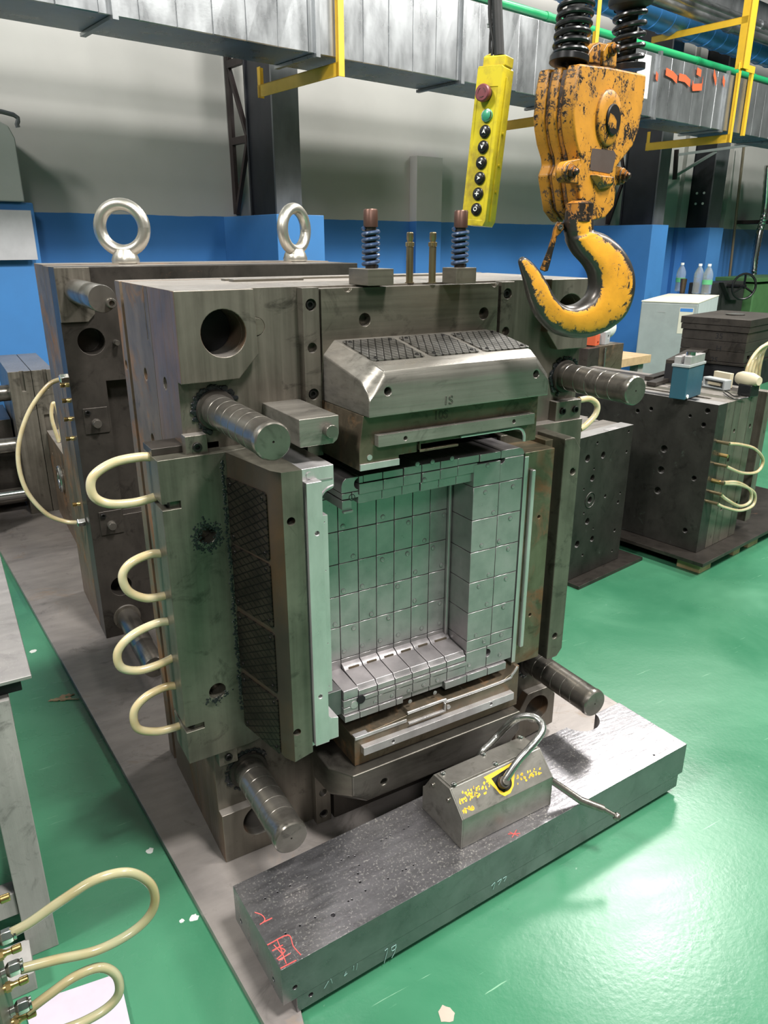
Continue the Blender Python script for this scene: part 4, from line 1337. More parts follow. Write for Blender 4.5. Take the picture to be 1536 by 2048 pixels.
for (rx_, ry_, ex_, ey_, r_) in ((152, 582, 204, 604, 0.040), (254, 1233, 293, 1335, 0.040)):
    c = at(rx_, ry_, 'y', Y2)
    best = min((abs(pix((c.x, yy / 200, c.z))[0] - ex_) + abs(pix((c.x, yy / 200, c.z))[1] - ey_), yy / 200) for yy in range(400, 556))[1]
    L = Y2 - best
    g = MB().lathe([(0, 0), (r_ * 0.96, 0), (r_, 0.004), (r_, L * 0.35), (r_ * 0.97, L * 0.36), (r_, L * 0.37), (r_, L + 0.05)], (c.x, best, c.z), (0, 1, 0), 36).build('guide_bush_pin', MT['pin'], m2, bevel=0)
    k = MB().lathe([(0, 0.012), (0.008, 0.012), (0.008, 0.0), (0.013, 0.0), (0.0145, 0.003), (0.0145, 0.022), (0, 0.022)], (c.x + 0.022, best - 0.020, c.z - 0.012), (0, 1, 0), 20)
    k.build('socket_screw', MT['pin'], g, bevel=0)
    MB().lathe([(r_ * 1.02, 0), (r_ * 1.3, 0), (r_ * 1.3, 0.012), (r_ * 1.02, 0.012)], (c.x, Y2 - 0.01, c.z), (0, 1, 0), 32).build('bushing_ring', MT['body'], g, bevel=0)
for q in ((192, 845), (222, 1048), (231, 684)):
    p = at(q[0], q[1], 'y', Y2)
    s_ = 0.6 if q[0] == 231 else 1.0
    MB().lathe([(0.014 * s_, 0), (0.016 * s_, 0.004), (0.016 * s_, 0.04), (0, 0.04)], (p.x, Y2 - 0.035, p.z), (0, 1, 0), 20).build('stop_stud', MT['pin'], m2, bevel=0)
    if q[0] != 231:
        g = MB().box(p.x - 0.04, p.x + 0.045, Y2 - 0.005, Y2 + 0.001, p.z - 0.04, p.z + 0.055).build('stop_plate', MT['dark'], m2, bevel=0.002)
        inst(BOLT, 'socket_screw', pose((p.x - 0.025, Y2 - 0.005, p.z + 0.04), FRONT), g)
# lifting eye bolts
def eyebolt(px, base_py, yy, Rr, rr_, yaw, label):
    p = at(px, base_py, 'z', 1.428)
    p = at(px, base_py, 'y', yy)
    zb = 1.428
    g = MB().lathe([(0, 0.0), (0.050, 0), (0.052, 0.012), (0.044, 0.034), (0.034, 0.05), (0, 0.05)], (p.x, yy, zb), (0, 0, 1), 32).build('eye_bolt', MT['eye'], m2, label, bevel=0)
    d = Vector((math.cos(yaw), math.sin(yaw), 0))
    zc = zb + 0.045 + Rr
    MB().tube([Vector((p.x, yy, zc)) + d * (Rr * math.cos(a)) + UP * (Rr * math.sin(a)) for a in [2 * math.pi * q / 40 for q in range(40)]], rr_, 16, closed=True).build('eye_ring', MT['eye'], g, bevel=0)


eyebolt(252, 525, 3.10, 0.083, 0.0235, R(-28), 'left eye bolt')
eyebolt(591, 525, 3.10, 0.083, 0.0235, R(30), 'right eye bolt')
# hose and brass nipples on its left flank
hose(((128, 756), (95, 772), (55, 830), (36, 905), (50, 975), (90, 1025), (130, 1043), (160, 1045)), None, 0.0085, 'water_hose', m2, ys=[3.0, 3.0, 3.0, 2.99, 2.98, 2.96, 2.95, 2.94])
for q in ((128, 757), (162, 1045)):
    p = at(q[0], q[1], 'x', x0 - 0.02)
    MB().lathe([(0, 0), (0.013, 0), (0.017, 0.004), (0.017, 0.03), (0, 0.03)], (x0 - 0.035, p.y, p.z), (1, 0, 0), 6).build('hose_nut', MT['chrome'], m2, bevel=0.001)
for q in (770, 801, 838, 877, 1008):
    px_ = 130 + (q - 760) * 0.1
    p = at(px_, q, 'x', x0 - 0.01)
    MB().lathe([(0, 0), (0.008, 0), (0.008, 0.012), (0.006, 0.016), (0.008, 0.02), (0.009, 0.03), (0, 0.03)], (x0 - 0.028, p.y, p.z), (1, 0, 0), 12).build('brass_nipple', MT['brass'], m2, bevel=0)
hose(((130, 578), (103, 590), (92, 615), (98, 640), (116, 655)), 3.25, 0.012, 'water_hose', m2)
hose(((108, 645), (95, 632), (92, 605), (104, 585), (118, 582)), 3.28, 0.012, 'water_hose', m2)

# ================================================================ steel block in front
BO = at(562, 1941, 'z', 0.16)
BE = at(1374, 1488, 'z', 0.16)
BL_ = at(465, 1775, 'z', 0.16)
bex = Vector((BE.x - BO.x, BE.y - BO.y, 0)).normalized()
bey = UP.cross(bex)
L_, D_ = (BE - BO).length, 0.243
FBK = frame(Vector((BO.x, BO.y, 0)), bex, bey, UP)
IBK = FBK.inverted()
root = thing('steel_block', 'long heavy steel block lying on the floor under the lifting magnet', 'block', (BO.x, BO.y, 0.0), math.atan2(bex.y, bex.x))
top = MB().box(0, L_, 0, D_, 0.062, 0.16)
for q in ((574, 1714, 4.2), (666, 1830, 4.6), (1308, 1510, 2.6), (710, 1712, 1.8), (718, 1730, 1.8), (720, 1764, 2.6), (716, 1747, 2.4), (731, 1781, 2.2), (704, 1799, 2), (697, 1802, 2), (683, 1720, 1.9), (697, 1713, 1.9), (642, 1741, 1.8), (614, 1755, 1.8), (580, 1771, 2), (555, 1784, 2), (530, 1797, 2), (571, 1867, 2.2), (600, 1851, 2.2), (630, 1835, 2.2), (762, 1681, 1.8), (772, 1676, 1.8), (781, 1671, 1.8), (808, 1658, 1.8), (817, 1653, 1.8), (805, 1741, 2), (812, 1738, 2), (827, 1730, 2), (877, 1704, 2), (776, 1757, 2)):
    p = IBK @ at(q[0], q[1], 'z', 0.16)
    top.hole((p.x, p.y, 0.16), (0, 0, -1), q[2] * 0.00105, 0.012, 12)
for q, zz in (((590, 1975), None), ((676, 1992), None)):
    pass


def onface(px, py, y_l):
    """point on the block's vertical face y=y_l of its own frame"""
    n = bey
    return IBK @ aton(px, py, Vector((BO.x, BO.y, 0)) + bey * y_l, n)


for q in ((590, 1975), (682, 1954)):
    p = onface(q[0], q[1], 0.0)
    top.hole((p.x, 0, p.z), (0, 1, 0), 0.0055, 0.015, 14)
for q in ((482, 1842), (547, 1959)):
    p = IBK @ aton(q[0], q[1], Vector((BO.x, BO.y, 0)), bex)
    top.hole((0, p.y, p.z), (1, 0, 0), 0.0055, 0.015, 14)
pn = IBK @ at(1172, 1447, 'z', 0.16)
top.cuts.append(('c', Vector((pn.x, D_ + 0.012, 0.164)), Vector((0, 0, -1)), 0.062, 0.11, 40))
topo = top.build('upper_slab', MT['block'], root, M=FBK, bevel=0.0009)
low = MB().box(0.030, L_ - 0.018, 0.0005, D_ - 0.004, 0.0205, 0.0615)
for q in ((622, 1990), (1357, 1530)):
    p = onface(q[0], q[1], 0.0)
    low.hole((p.x, 0.0005, p.z), (0, 1, 0), 0.0055, 0.015, 14)
low.build('lower_slab', MT['block'], root, M=FBK, bevel=0.0009)


def stroke(pts, w, m, name, parent, z=0.1604, plane='top', k=4):
    for s_ in pts:
        q = []
        for x, y in s_:
            q.append((at(x, y, 'z', z)) if plane == 'top' else aton(x, y, Vector((BO.x, BO.y, 0)) - bey * 0.0006, bey))
        MB().tube(catmull(q, k) if len(q) > 2 else q, w, 5).build(name, m, parent, bevel=0)


c5 = lambda L: [[(460 + x * 0.2344, 1740 + y * 0.2344) for x, y in s_] for s_ in L]
stroke(c5([[(212, 362), (265, 380), (295, 412), (290, 440), (255, 465)], [(280, 448), (358, 410)]]), 0.0011, MT['label_red'], 'red_mark', topo)
stroke(c5([[(318, 640), (495, 555), (540, 650), (605, 725)], [(400, 590), (440, 690), (480, 800)], [(360, 690), (450, 640)], [(375, 640), (460, 740), (410, 770), (515, 712)], [(430, 840), (565, 770)], [(400, 760), (470, 690), (420, 660)]]), 0.0011, MT['label_red'], 'red_mark', topo)
stroke([[(1019, 1664), (1037, 1672)], [(1024, 1675), (1033, 1660)], [(1016, 1668), (1040, 1667)]], 0.0009, MT['label_red'], 'red_mark', topo)
stroke(c5([[(1322, 690), (1345, 672), (1330, 740), (1315, 795)], [(1412, 640), (1378, 665), (1385, 690), (1415, 665), (1415, 635), (1405, 700), (1380, 750)]]), 0.0007, MT['chalk'], 'chalk_number', topo, plane='f')
stroke(c5([[(805, 1010), (840, 950)], [(860, 930), (872, 965)], [(1000, 880), (975, 905), (990, 870)], [(1055, 820), (1050, 855)], [(1085, 800), (1078, 850)]]), 0.0006, MT['chalk'], 'chalk_scribble', topo, plane='f')
stroke([[(983, 1772), (990, 1765), (986, 1779)], [(995, 1764), (1003, 1758), (997, 1770)], [(1006, 1757), (1013, 1753), (1008, 1763)]], 0.0006, MT['chalk'], 'chalk_scribble', topo, plane='f')

# ================================================================ lifting magnet on the block
LX = at(922, 1699, 'z', 0.16)
LR = at(1101, 1608, 'z', 0.16)
lex = Vector((LR.x - LX.x, LR.y - LX.y, 0)).normalized()
ley = UP.cross(lex)
FL = frame(Vector((LX.x, LX.y, 0.16)), lex, ley, UP)
IL = FL.inverted()
LL = (LR - LX).length
sec = []
for q in ((922, 1699), (922, 1639), (899, 1578), (867, 1549), (846, 1572), (844, 1641)):
    p = IL @ aton(q[0], q[1], LX, lex)
    sec.append((max(p.y, 0), max(p.z, 0)))
sec[0] = (0, 0.0005)
sec[1] = (0.000, sec[1][1])
DP = sec[5][0]
sec[5] = (DP, 0.0005)
sec.insert(5, (DP, sec[4][1] * 0.98))
sec[4] = (DP - 0.004, sec[4][1])
root = thing('lifting_magnet', 'worn permanent lifting magnet with a steel shackle on the long block', 'magnet', LX, math.atan2(lex.y, lex.x))
MB().prism(sec, 'x', 0.004, LL - 0.004).build('magnet_body', MT['lifter'], root, M=FL, bevel=0.0012)
for xa, xb in ((0, 0.004), (LL - 0.004, LL)):
    MB().prism(sec, 'x', xa - 0.0, xb).build('end_plate', MT['lifter'], root, M=FL, bevel=0.001)
# top plate with round head screws
(ya, za), (yb, zb) = sec[2], sec[3]
tdir = Vector((0, yb - ya, zb - za))
tn = tdir.cross(Vector((1, 0, 0))).normalized()
if tn.z < 0:
    tn = -tn
rnd = raw_mesh(MB().lathe([(0, 0.0062), (0.003, 0.006), (0.0062, 0.004), (0.0078, 0)], (0, 0, 0), (0, 0, 1), 18), 'round_screw', MT['chrome'])
rnd2 = raw_mesh(MB().lathe([(0, 0.001), (0.0034, 0.001), (0.0034, 0.004), (0.006, 0.004), (0.0066, 0)], (0, 0, 0), (0, 0, 1), 14), 'end_screw', MT['pin'])
tp = MB().add([Vector((x, (ya + 0.004) if j == 0 else (yb - 0.004), (za if j == 0 else zb))) + tn * h for h in (0, 0.003) for x, j in ((0.006, 0), (LL - 0.006, 0), (LL - 0.006, 1), (0.006, 1))], [(0, 1, 2, 3), (4, 5, 6, 7), (0, 1, 5, 4), (1, 2, 6, 5), (2, 3, 7, 6), (3, 0, 4, 7)]).build('top_plate', MT['lifter'], root, M=FL, bevel=0.0008)
for q in ((886, 1547), (908, 1569), (967, 1509), (990, 1528), (1040, 1475)):
    p = aton(q[0], q[1], FL @ Vector((0, ya, za + 0.003)), FL.to_3x3() @ tn)
    inst(rnd, 'round_screw', pose(p, FL.to_3x3() @ tn), tp)
for q in ((866, 1570), (897, 1600), (849, 1632), (908, 1690)):
    p = aton(q[0], q[1], LX - lex * 0.0, lex)
    inst(rnd2, 'end_screw', pose(p, -lex), root)
# yellow paint traces and the keyhole shaped pivot plate on the sloping front
(y1_, z1_), (y2_, z2_) = sec[1], sec[2]
fn = Vector((1, 0, 0)).cross(Vector((0, y2_ - y1_, z2_ - z1_))).normalized()
if fn.y > 0:
    fn = -fn
WFN = FL.to_3x3() @ fn
PF = FL @ Vector((0, y1_, z1_))


def onslope(px, py, off=0.0):
    return aton(px, py, PF + WFN * off, WFN)


zm = lambda L: [(820 + x * 0.28646, 1400 + y * 0.28646) for x, y in L]
def slab(pts, off0, off1, m, name, parent, bevel=0.0):
    r0 = [onslope(x, y, off0) for x, y in pts]
    r1 = [p + WFN * (off1 - off0) for p in r0]
    return MB().loft([r0, r1]).build(name, m, parent, bevel=bevel)


pc = onslope(*zm([(655, 575)])[0])
slab(zm([(512, 540), (735, 425), (722, 600), (700, 650), (660, 672), (625, 655), (600, 625)]), -0.0008, 0.0006, MT['plate_yellow'], 'pivot_plate', root)
slab(zm([(568, 548), (700, 462), (706, 560), (690, 622), (655, 645), (620, 625)]), 0.0006, 0.0012, MT['black'], 'pivot_slot', root)
MB().cyl(pc + WFN * 0.0007, pc + WFN * 0.006, 0.0195, n=28).build('pivot_recess', MT['black'], root, bevel=0.001)
rl = random.Random(5)
kk = MB()
for band in (((345, 690), (560, 600), 60, 42), ((370, 780), (450, 745), 24, 14), ((740, 560), (920, 490), 34, 30)):
    (ax_, ay_), (bx_, by_), n_, w_ = band
    for q in range(n_):
        f = rl.random()
        cx = ax_ + (bx_ - ax_) * f + rl.uniform(-6, 6)
        cy = ay_ + (by_ - ay_) * f + rl.uniform(-w_, w_)
        a_, b_ = rl.uniform(3, 9), rl.uniform(5, 16)
        pts = [(cx + a_ * rl.uniform(0.6, 1.2) * math.cos(t_), cy + b_ * rl.uniform(0.6, 1.2) * math.sin(t_)) for t_ in [k * 1.0472 for k in range(6)]]
        r0 = [onslope(x, y, -0.0003) for x, y in zm(pts)]
        kk.loft([r0, [p + WFN * 0.0006 for p in r0]])
kk.build('paint_remains', MT['plate_yellow'], root, bevel=0)['kind'] = 'stuff'
# shackle: a bent round bar from the front pivot over to the rear one
pr = pc + ley * (DP - 2 * (IL @ pc).y) + Vector((0, 0, 0.0))
sh = [pc + WFN * 0.012]
tip = [(690, 520), (760, 420), (850, 320), (915, 235), (922, 175), (885, 130), (820, 112), (750, 128), (690, 170), (620, 240), (560, 305), (505, 360)]
lean = (onslope(*zm([(655, 575)])[0], 0.012))
nsh = len(tip)
P_ = [lean]
for i, (x, y) in enumerate(tip):
    px_, py_ = zm([(x, y)])[0]
    f = min(1, max(0, (i - 2.0) / 7.0))
    yl = -0.004 + (DP + 0.004) * f
    P_.append(aton(px_, py_, LX + ley * ((IL @ lean).y * (1 - f) + (DP - 0.0) * f), ley))
_l = IL @ P_[-1]
_p = IL @ pc
P_.append(FL @ Vector((_l.x - 0.012, _l.y + 0.004, _l.z - 0.035)))
sb_ = MB().tube(catmull(P_, 6), 0.0095, 18).build('shackle', MT['shackle'], root, bevel=0)
MB().cyl(lean - WFN * 0.008, lean + WFN * 0.008, 0.0145, n=24).build('shackle_eye', MT['dark'], sb_, bevel=0.002)
MB().cyl(lean + WFN * 0.007, lean + WFN * 0.013, 0.0085, n=20).build('shackle_pin', MT['pin'], sb_, bevel=0.001)
# operating lever on the right end
h0, h1, h2, h3 = zm([(985, 560)])[0], zm([(1190, 700)])[0], zm([(1350, 760)])[0], zm([(1428, 805)])[0]
A_, q1, q2, q3 = at(*h0, 'y', 1.10), at(*h1, 'y', 1.05), at(*h2, 'y', 1.01), at(*h3, 'y', 0.99)
MB().tube([A_, q1, q2], [0.0085, 0.0095, 0.0095], 18).build('lever', MT['pin'], root, bevel=0)
MB().tube([q2, q3], [0.0058, 0.0058], 14).build('lever_tip', MT['pin'], root, bevel=0)
dl = (q3 - q2).normalized()
MB().lathe([(0, 0), (0.0085, 0), (0.0105, 0.003), (0.0105, 0.010), (0.0085, 0.013), (0, 0.013)], q3, dl, 20).build('lever_knob', MT['pin'], root, bevel=0)

# ================================================================ crane hook block
HC = CAM + FW * 1.50
fa = R(47)
he = RT * math.cos(fa) + FWH * math.sin(fa)
hn = RT * math.sin(fa) - FWH * math.cos(fa)
P0 = CAM + ray(1180, 250) / FPX * 1.47
FH = frame(P0, he, hn, UP)
IH = FH.inverted()
z2 = lambda x, y: (900 + x * 0.28, y * 0.28)


def hk(x, y, w=0.0):
    p = aton(*z2(x, y), P0 + hn * w, hn)
    q = IH @ p
    return (q.x, q.z)


TH = 0.092
outl = [(935, 452), (1150, 478), (1405, 532), (1397, 640), (1378, 780), (1350, 930), (1308, 1045), (1245, 1125), (1190, 1195), (1182, 1290), (1187, 1380), (1172, 1480), (1112, 1556), (1000, 1586), (985, 1574), (938, 1500), (925, 1400), (912, 1300), (905, 1240), (932, 1165), (930, 1115), (903, 1010), (888, 900), (884, 800), (904, 610)]
O2 = [hk(x, y) for x, y in outl]
cxm = sum(p[0] for p in O2) / len(O2)
czm = sum(p[1] for p in O2) / len(O2)


def shrink(f, dz=0):
    return [((p[0] - cxm) * f + cxm, (p[1] - czm) * f + czm) for p in O2]


hook = thing('crane_hook_block', 'orange chipped crane hook block hanging above the mold', 'hook block', (P0.x, P0.y, 1.28))
for (wa, wb, f, nm) in ((0.0, -0.030, 1.0, 'front_cheek'), (-0.0302, -0.040, 0.965, 'spacer_plate'), (-0.0402, -0.060, 1.0, 'middle_cheek'), (-0.0602, -0.066, 0.965, 'spacer_plate'), (-0.0662, -TH, 1.0, 'back_cheek')):
    pts = shrink(f)
    MB().prism(pts, 'y', wa, wb).build(nm, MT['orange_edge'] if 'spacer' in nm else MT['orange'], hook, M=FH, bevel=0.005 if f == 1.0 else 0.001, seg=3)
hub = hk(1128, 845)
MB().lathe([(0, 0.0), (0.034, 0.0), (0.036, -0.002), (0.037, -0.006)], (hub[0], 0.0045, hub[1]), (0, 1, 0), 40)
k = MB().lathe([(0.031, 0.0), (0.047, 0.0), (0.0515, -0.003), (0.0525, -0.007), (0.031, -0.007)], (hub[0], 0.0065, hub[1]), (0, 1, 0), 40)
k.build('hub_ring', MT['orange'], hook, M=FH, bevel=0)
hb2 = hk(1140, 858)
MB().lathe([(0, 0.004), (0.027, 0.004), (0.0290, 0.002), (0.0290, -0.008), (0, -0.008)], (hb2[0], 0.007, hb2[1]), (0, 1, 0), 36).build('axle_pin', MT['black'], hook, M=FH, bevel=0)
pp = [hk(x, y) for x, y in ((1110, 812), (1135, 830), (1155, 870), (1150, 925), (1130, 915), (1105, 930), (1092, 890), (1100, 850))]
MB().prism(pp, 'y', 0.0105, 0.0114).build('axle_paint', MT['orange'], hook, M=FH, bevel=0)
lp = [hk(x, y) for x, y in ((1015, 1060), (1168, 1075), (1185, 1105), (1160, 1215), (1140, 1240), (1000, 1215), (1005, 1120))]
MB().prism(lp, 'y', -0.001, 0.0006).build('torn_label', plain('label_residue', (0.060, 0.038, 0.030), 0.9), hook, M=FH, bevel=0)
nz = [hk(x, y) for x, y in ((985, 1245), (1160, 1265), (1150, 1345), (1060, 1360))]
b = MB().loft([[Vector((p[0], -0.002, p[1])) for p in nz], [Vector((p[0] * 0.7 + cx_ * 0.3, 0.012, p[1] * 0.7 + cz_ * 0.3 + 0.004)) for p in nz for cx_, cz_ in ((sum(q[0] for q in nz) / 4, sum(q[1] for q in nz) / 4),)]])
b.build('cast_nose', MT['orange'], hook, M=FH, bevel=0.004, seg=3)
for (x, y, w) in ((850, 1228, 0.002), (1228, 1258, -0.03)):
    c = hk(x, y, w)
    g = MB().lathe([(0.017, -0.02), (0.017, 0.004), (0, 0.004)], (c[0], w, c[1]), (0, 1, 0), 24).build('bolt_boss', MT['orange'], hook, M=FH, bevel=0.002)
    MB().lathe([(0.0125, 0), (0.0125, 0.008), (0, 0.008)], (c[0], w + 0.004, c[1]), (0, 1, 0), 6).build('hex_nut', MT['orange_edge'], g, M=FH, bevel=0.001)
    MB().lathe([(0.0065, 0), (0.0065, 0.014), (0.004, 0.017), (0, 0.017)], (c[0], w + 0.004, c[1]), (0, 1, 0), 16).build('bolt_end', MT['orange_edge'], g, M=FH, bevel=0)
for (x, y, w) in ((850, 1228, 0.002), (1228, 1258, -0.03)):     # ears that carry the two bolts
    c = hk(x, y, w)
    i_ = hk(1000 if x < 1000 else 1120, y - 10, w)
    ear = [(c[0] + 0.019 * math.cos(a), c[1] + 0.019 * math.sin(a)) for a in [R(q) for q in (range(100, 261, 20) if x < 1000 else range(80, -81, -20))]]
    ear += [(i_[0], i_[1] - 0.026), (i_[0], i_[1] + 0.026)]
    MB().prism(ear, 'y', w - 0.020, w - 0.003).build('bolt_ear', MT['orange'], hook, M=FH, bevel=0.002)
# top lug with its cross bolt
lg = [hk(x, y, -0.03) for x, y in ((968, 452), (985, 380), (1020, 325), (1065, 300), (1110, 310), (1135, 350), (1140, 470))]
MB().prism(lg, 'y', -0.028, -0.062).build('top_lug', MT['orange'], hook, M=FH, bevel=0.003)
lg = [hk(x, y, -0.005) for x, y in ((1090, 470), (1095, 360), (1120, 315), (1165, 308), (1192, 345), (1188, 480))]
MB().prism(lg, 'y', -0.012, -0.004).build('front_lug', MT['orange'], hook, M=FH, bevel=0.002)
c = hk(1162, 352)
MB().lathe([(0.0125, -0.012), (0.0125, 0.004), (0, 0.004)], (c[0], 0.0, c[1]), (0, 1, 0), 6).build('hex_nut', MT['orange'], hook, M=FH, bevel=0.001)
MB().lathe([(0.0075, 0), (0.0075, 0.012), (0.005, 0.015), (0, 0.015)], (c[0], 0.0, c[1]), (0, 1, 0), 16).build('bolt_end', MT['orange_edge'], hook, M=FH, bevel=0)


# rope buffers: two black coil springs round the ropes
def ropespring(xt, yt, xb, yb, w, rad, turns, flange):
    bt = hk(xb, yb, w)
    tt = hk(xt, yt, w)
    pb, pt = FH @ Vector((bt[0], w, bt[1])), FH @ Vector((tt[0], w, tt[1]))
    ax_ = (pt - pb).normalized()
    u = ax_.orthogonal().normalized()
    v = ax_.cross(u)
    L = (pt - pb).length
    n = int(turns * 20)
    pth = [pb + ax_ * (0.006 + (L - 0.006) * k / n) + (u * math.cos(2 * math.pi * turns * k / n) + v * math.sin(2 * math.pi * turns * k / n)) * rad for k in range(n + 1)]
    g = MB().tube(pth, 0.0056, 10).build('buffer_spring', MT['spring_black'], hook, bevel=0)
    MB().cyl(pb - ax_ * 0.004, pb + ax_ * 0.008, rad + 0.008, n=28).build('spring_seat', MT['spring_black'], g, bevel=0.001)
    MB().cyl(pb, pt + ax_ * (0.02 if flange else 0.30), 0.017, n=18).build('rope_sleeve', MT['rubber'], g, bevel=0)
    if flange:
        MB().lathe([(0.028, 0), (0.034, 0.006), (0.044, 0.010), (0.046, 0.014), (0.046, 0.022), (0.040, 0.026), (0.012, 0.028), (0, 0.028)], pt - ax_ * 0.006, ax_, 36).build('spring_cap', MT['rubber'], g, bevel=0)
        MB().cyl(pt + ax_ * 0.01, pt + ax_ * 0.30, 0.008, n=12).build('wire_rope', MT['dark'], g, bevel=0)
        MB().cyl(pt + ax_ * 0.01 + he * 0.016, pt + ax_ * 0.30 + he * 0.016, 0.008, n=12).build('wire_rope', MT['dark'], g, bevel=0)


ropespring(905, 15, 850, 440, -0.046, 0.0305, 6.0, False)
ropespring(1290, 55, 1262, 490, -0.046, 0.0305, 5.2, True)
lab = [(1385, 420), (1440, 440), (1428, 560), (1412, 700), (1395, 690), (1405, 520)]
# the hook itself
hp0 = CAM + ray(1150, 560) / FPX * 1.535
fa2 = R(14)
h2e = RT * math.cos(fa2) + FWH * math.sin(fa2)
h2n = RT * math.sin(fa2) - FWH * math.cos(fa2)
MT['hook'] = chipped('hook_chipped_yellow', (0.76, 0.34, 0.026), (0.055, 0.05, 0.046), 0.585, 0.60, 50, nrm=tuple(h2n), edge=0.91)
pairs = [((665, 100), (940, 100)), ((668, 180), (938, 175)), ((672, 245), (950, 212)), ((705, 350), (1085, 262)), ((765, 455), (1235, 385)), ((860, 560), (1332, 545)), ((917, 670), (1370, 710)), ((922, 790), (1352, 895)), ((875, 890), (1265, 1090)), ((785, 957), (1080, 1235)), ((680, 975), (840, 1310)), ((590, 938), (570, 1275)), ((520, 850), (395, 1130)), ((463, 735), (295, 935)), ((395, 625), (243, 735)), ((325, 540), (205, 600)), ((268, 492), (188, 530)), ((232, 478), (200, 495))]
z3 = lambda x, y: (1000 + x * 0.1953, 420 + y * 0.1953)
inn = catmull([aton(*z3(*p[0]), hp0, h2n) for p in pairs], 5)
oo = catmull([aton(*z3(*p[1]), hp0, h2n) for p in pairs], 5)
rings = []
for i, (a, o_) in enumerate(zip(inn, oo)):
    c = (a + o_) / 2
    av = (o_ - a) / 2
    hw = av.length
    hd = min(hw * 0.80, 0.027)
    if i < 12:
        hd = min(hw, 0.026)
    rg = []
    for k in range(28):
        t_ = 2 * math.pi * k / 28
        cs, sn = math.cos(t_), math.sin(t_)
        e = 0.62 if i > 12 else 0.9
        X = math.copysign(abs(cs) ** e, cs)
        Y = math.copysign(abs(sn) ** 0.8, sn)
        taper = 1.0 - 0.22 * X if i > 12 else 1.0
        rg.append(c + av * X + h2n * (Y * hd * taper))
    rings.append(rg)
hb = MB().loft(rings).build('forged_hook', MT['hook'], hook, 'worn forged hook, yellow flanks and bare dark rims', bevel=0, smooth=60)
neck = (inn[0] + oo[0]) / 2
MB().lathe([(0.0275, -0.004), (0.0275, 0.03), (0.016, 0.035)], neck + UP * 0.0, UP, 30).build('hook_shank', MT['orange_edge'], hook, bevel=0)
# safety latch
lt = [[aton(*z3(*p), hp0 + h2n * w_, h2n) for p in ((585, 118), (650, 130), (655, 195), (620, 240), (585, 270), (545, 420), (515, 540), (490, 625), (455, 632), (405, 608), (480, 420), (530, 270), (545, 190))] for w_ in (0.012, -0.012)]
g = MB().loft(lt).build('safety_latch', MT['orange_edge'], hook, bevel=0.0015)
p = aton(*z3(612, 175), hp0 + h2n * 0.012, h2n)
MB().lathe([(0.0055, 0), (0.0055, 0.004), (0.003, 0.004), (0.003, 0.002), (0, 0.002)], p, h2n, 6).build('latch_pin', MT['shackle'], g, bevel=0)

# ================================================================ pendant control
pa = R(37)
pe_ = RT * math.cos(pa) - FWH * math.sin(pa)
pn_ = -(RT * math.sin(pa)) - FWH * math.cos(pa)
lean_ = R(4.6)
tilt = (UP * math.cos(lean_) + RT * math.sin(lean_)).normalized()
pe_ = (pe_ - tilt * pe_.dot(tilt)).normalized()
pn_ = pe_.cross(tilt)
PD = 1.62
PP = CAM + ray(*z2(225, 1030)) / FPX * PD
FP = frame(PP, pe_, tilt.cross(pe_), tilt)
if (FP.to_3x3() @ Vector((0, 1, 0))).dot(CAM - PP) > 0:
    pass
IP = FP.inverted()
front = -(FP.to_3x3() @ Vector((0, 1, 0)))                  # local -y looks at the camera


def pd(x, y, off=0.0):
    p = IP @ aton(*z2(x, y), PP + front * off, front)
    return p.x, p.z


lx0 = pd(140, 1030)[0]
lx1 = pd(305, 1030)[0]
zt0, zb0 = pd(250, 470)[1], pd(150, 1610)[1]
pend = thing('pendant_control', 'yellow crane pendant with a red stop knob and seven more buttons', 'control', (PP.x, PP.y, PP.z + zb0))
dp = 0.046
b = MB().prism([(lx0 + 0.008, zb0), (lx1 - 0.002, zb0), (lx1 + 0.004, zb0 + 0.012), (lx1 + 0.004, zt0 - 0.004), (lx1, zt0), (lx0 + 0.002, zt0), (lx0, zt0 - 0.004), (lx0, zb0 + 0.012)], 'y', 0.0, dp)
b.slot(lx0 + 0.007, lx1 - 0.004, -0.004, 0.0015, zb0 + 0.012, zt0 - 0.040)
body = b.build('pendant_case', MT['pendant'], pend, M=FP, bevel=0.0045, seg=3)
MB().box(lx1 + 0.0035, lx1 + 0.0062, 0.016, 0.021, zb0 + 0.01, zt0 - 0.02).build('side_rib', MT['pendant'], body, M=FP, bevel=0.001)
MB().box(lx0 + 0.007, lx1 + 0.004, 0.006, dp - 0.004, zt0 - 0.001, zt0 + 0.020).build('pendant_collar', MT['pendant'], body, M=FP, bevel=0.003)
for zz in (0.60, 0.40, 0.23):
    p_ = zb0 + (zt0 - zb0) * zz
    MB().cyl((lx1 + 0.003, 0.030, p_), (lx1 + 0.008, 0.030, p_), 0.0035, n=10).build('case_screw', MT['pendant'], body, M=FP, bevel=0)
AR = [(0, 0.0048), (0.0042, -0.0042), (0, -0.0018), (-0.0042, -0.0042)]
def rot2(P, a):
    return [(x * math.cos(a) - z * math.sin(a), x * math.sin(a) + z * math.cos(a)) for x, z in P]
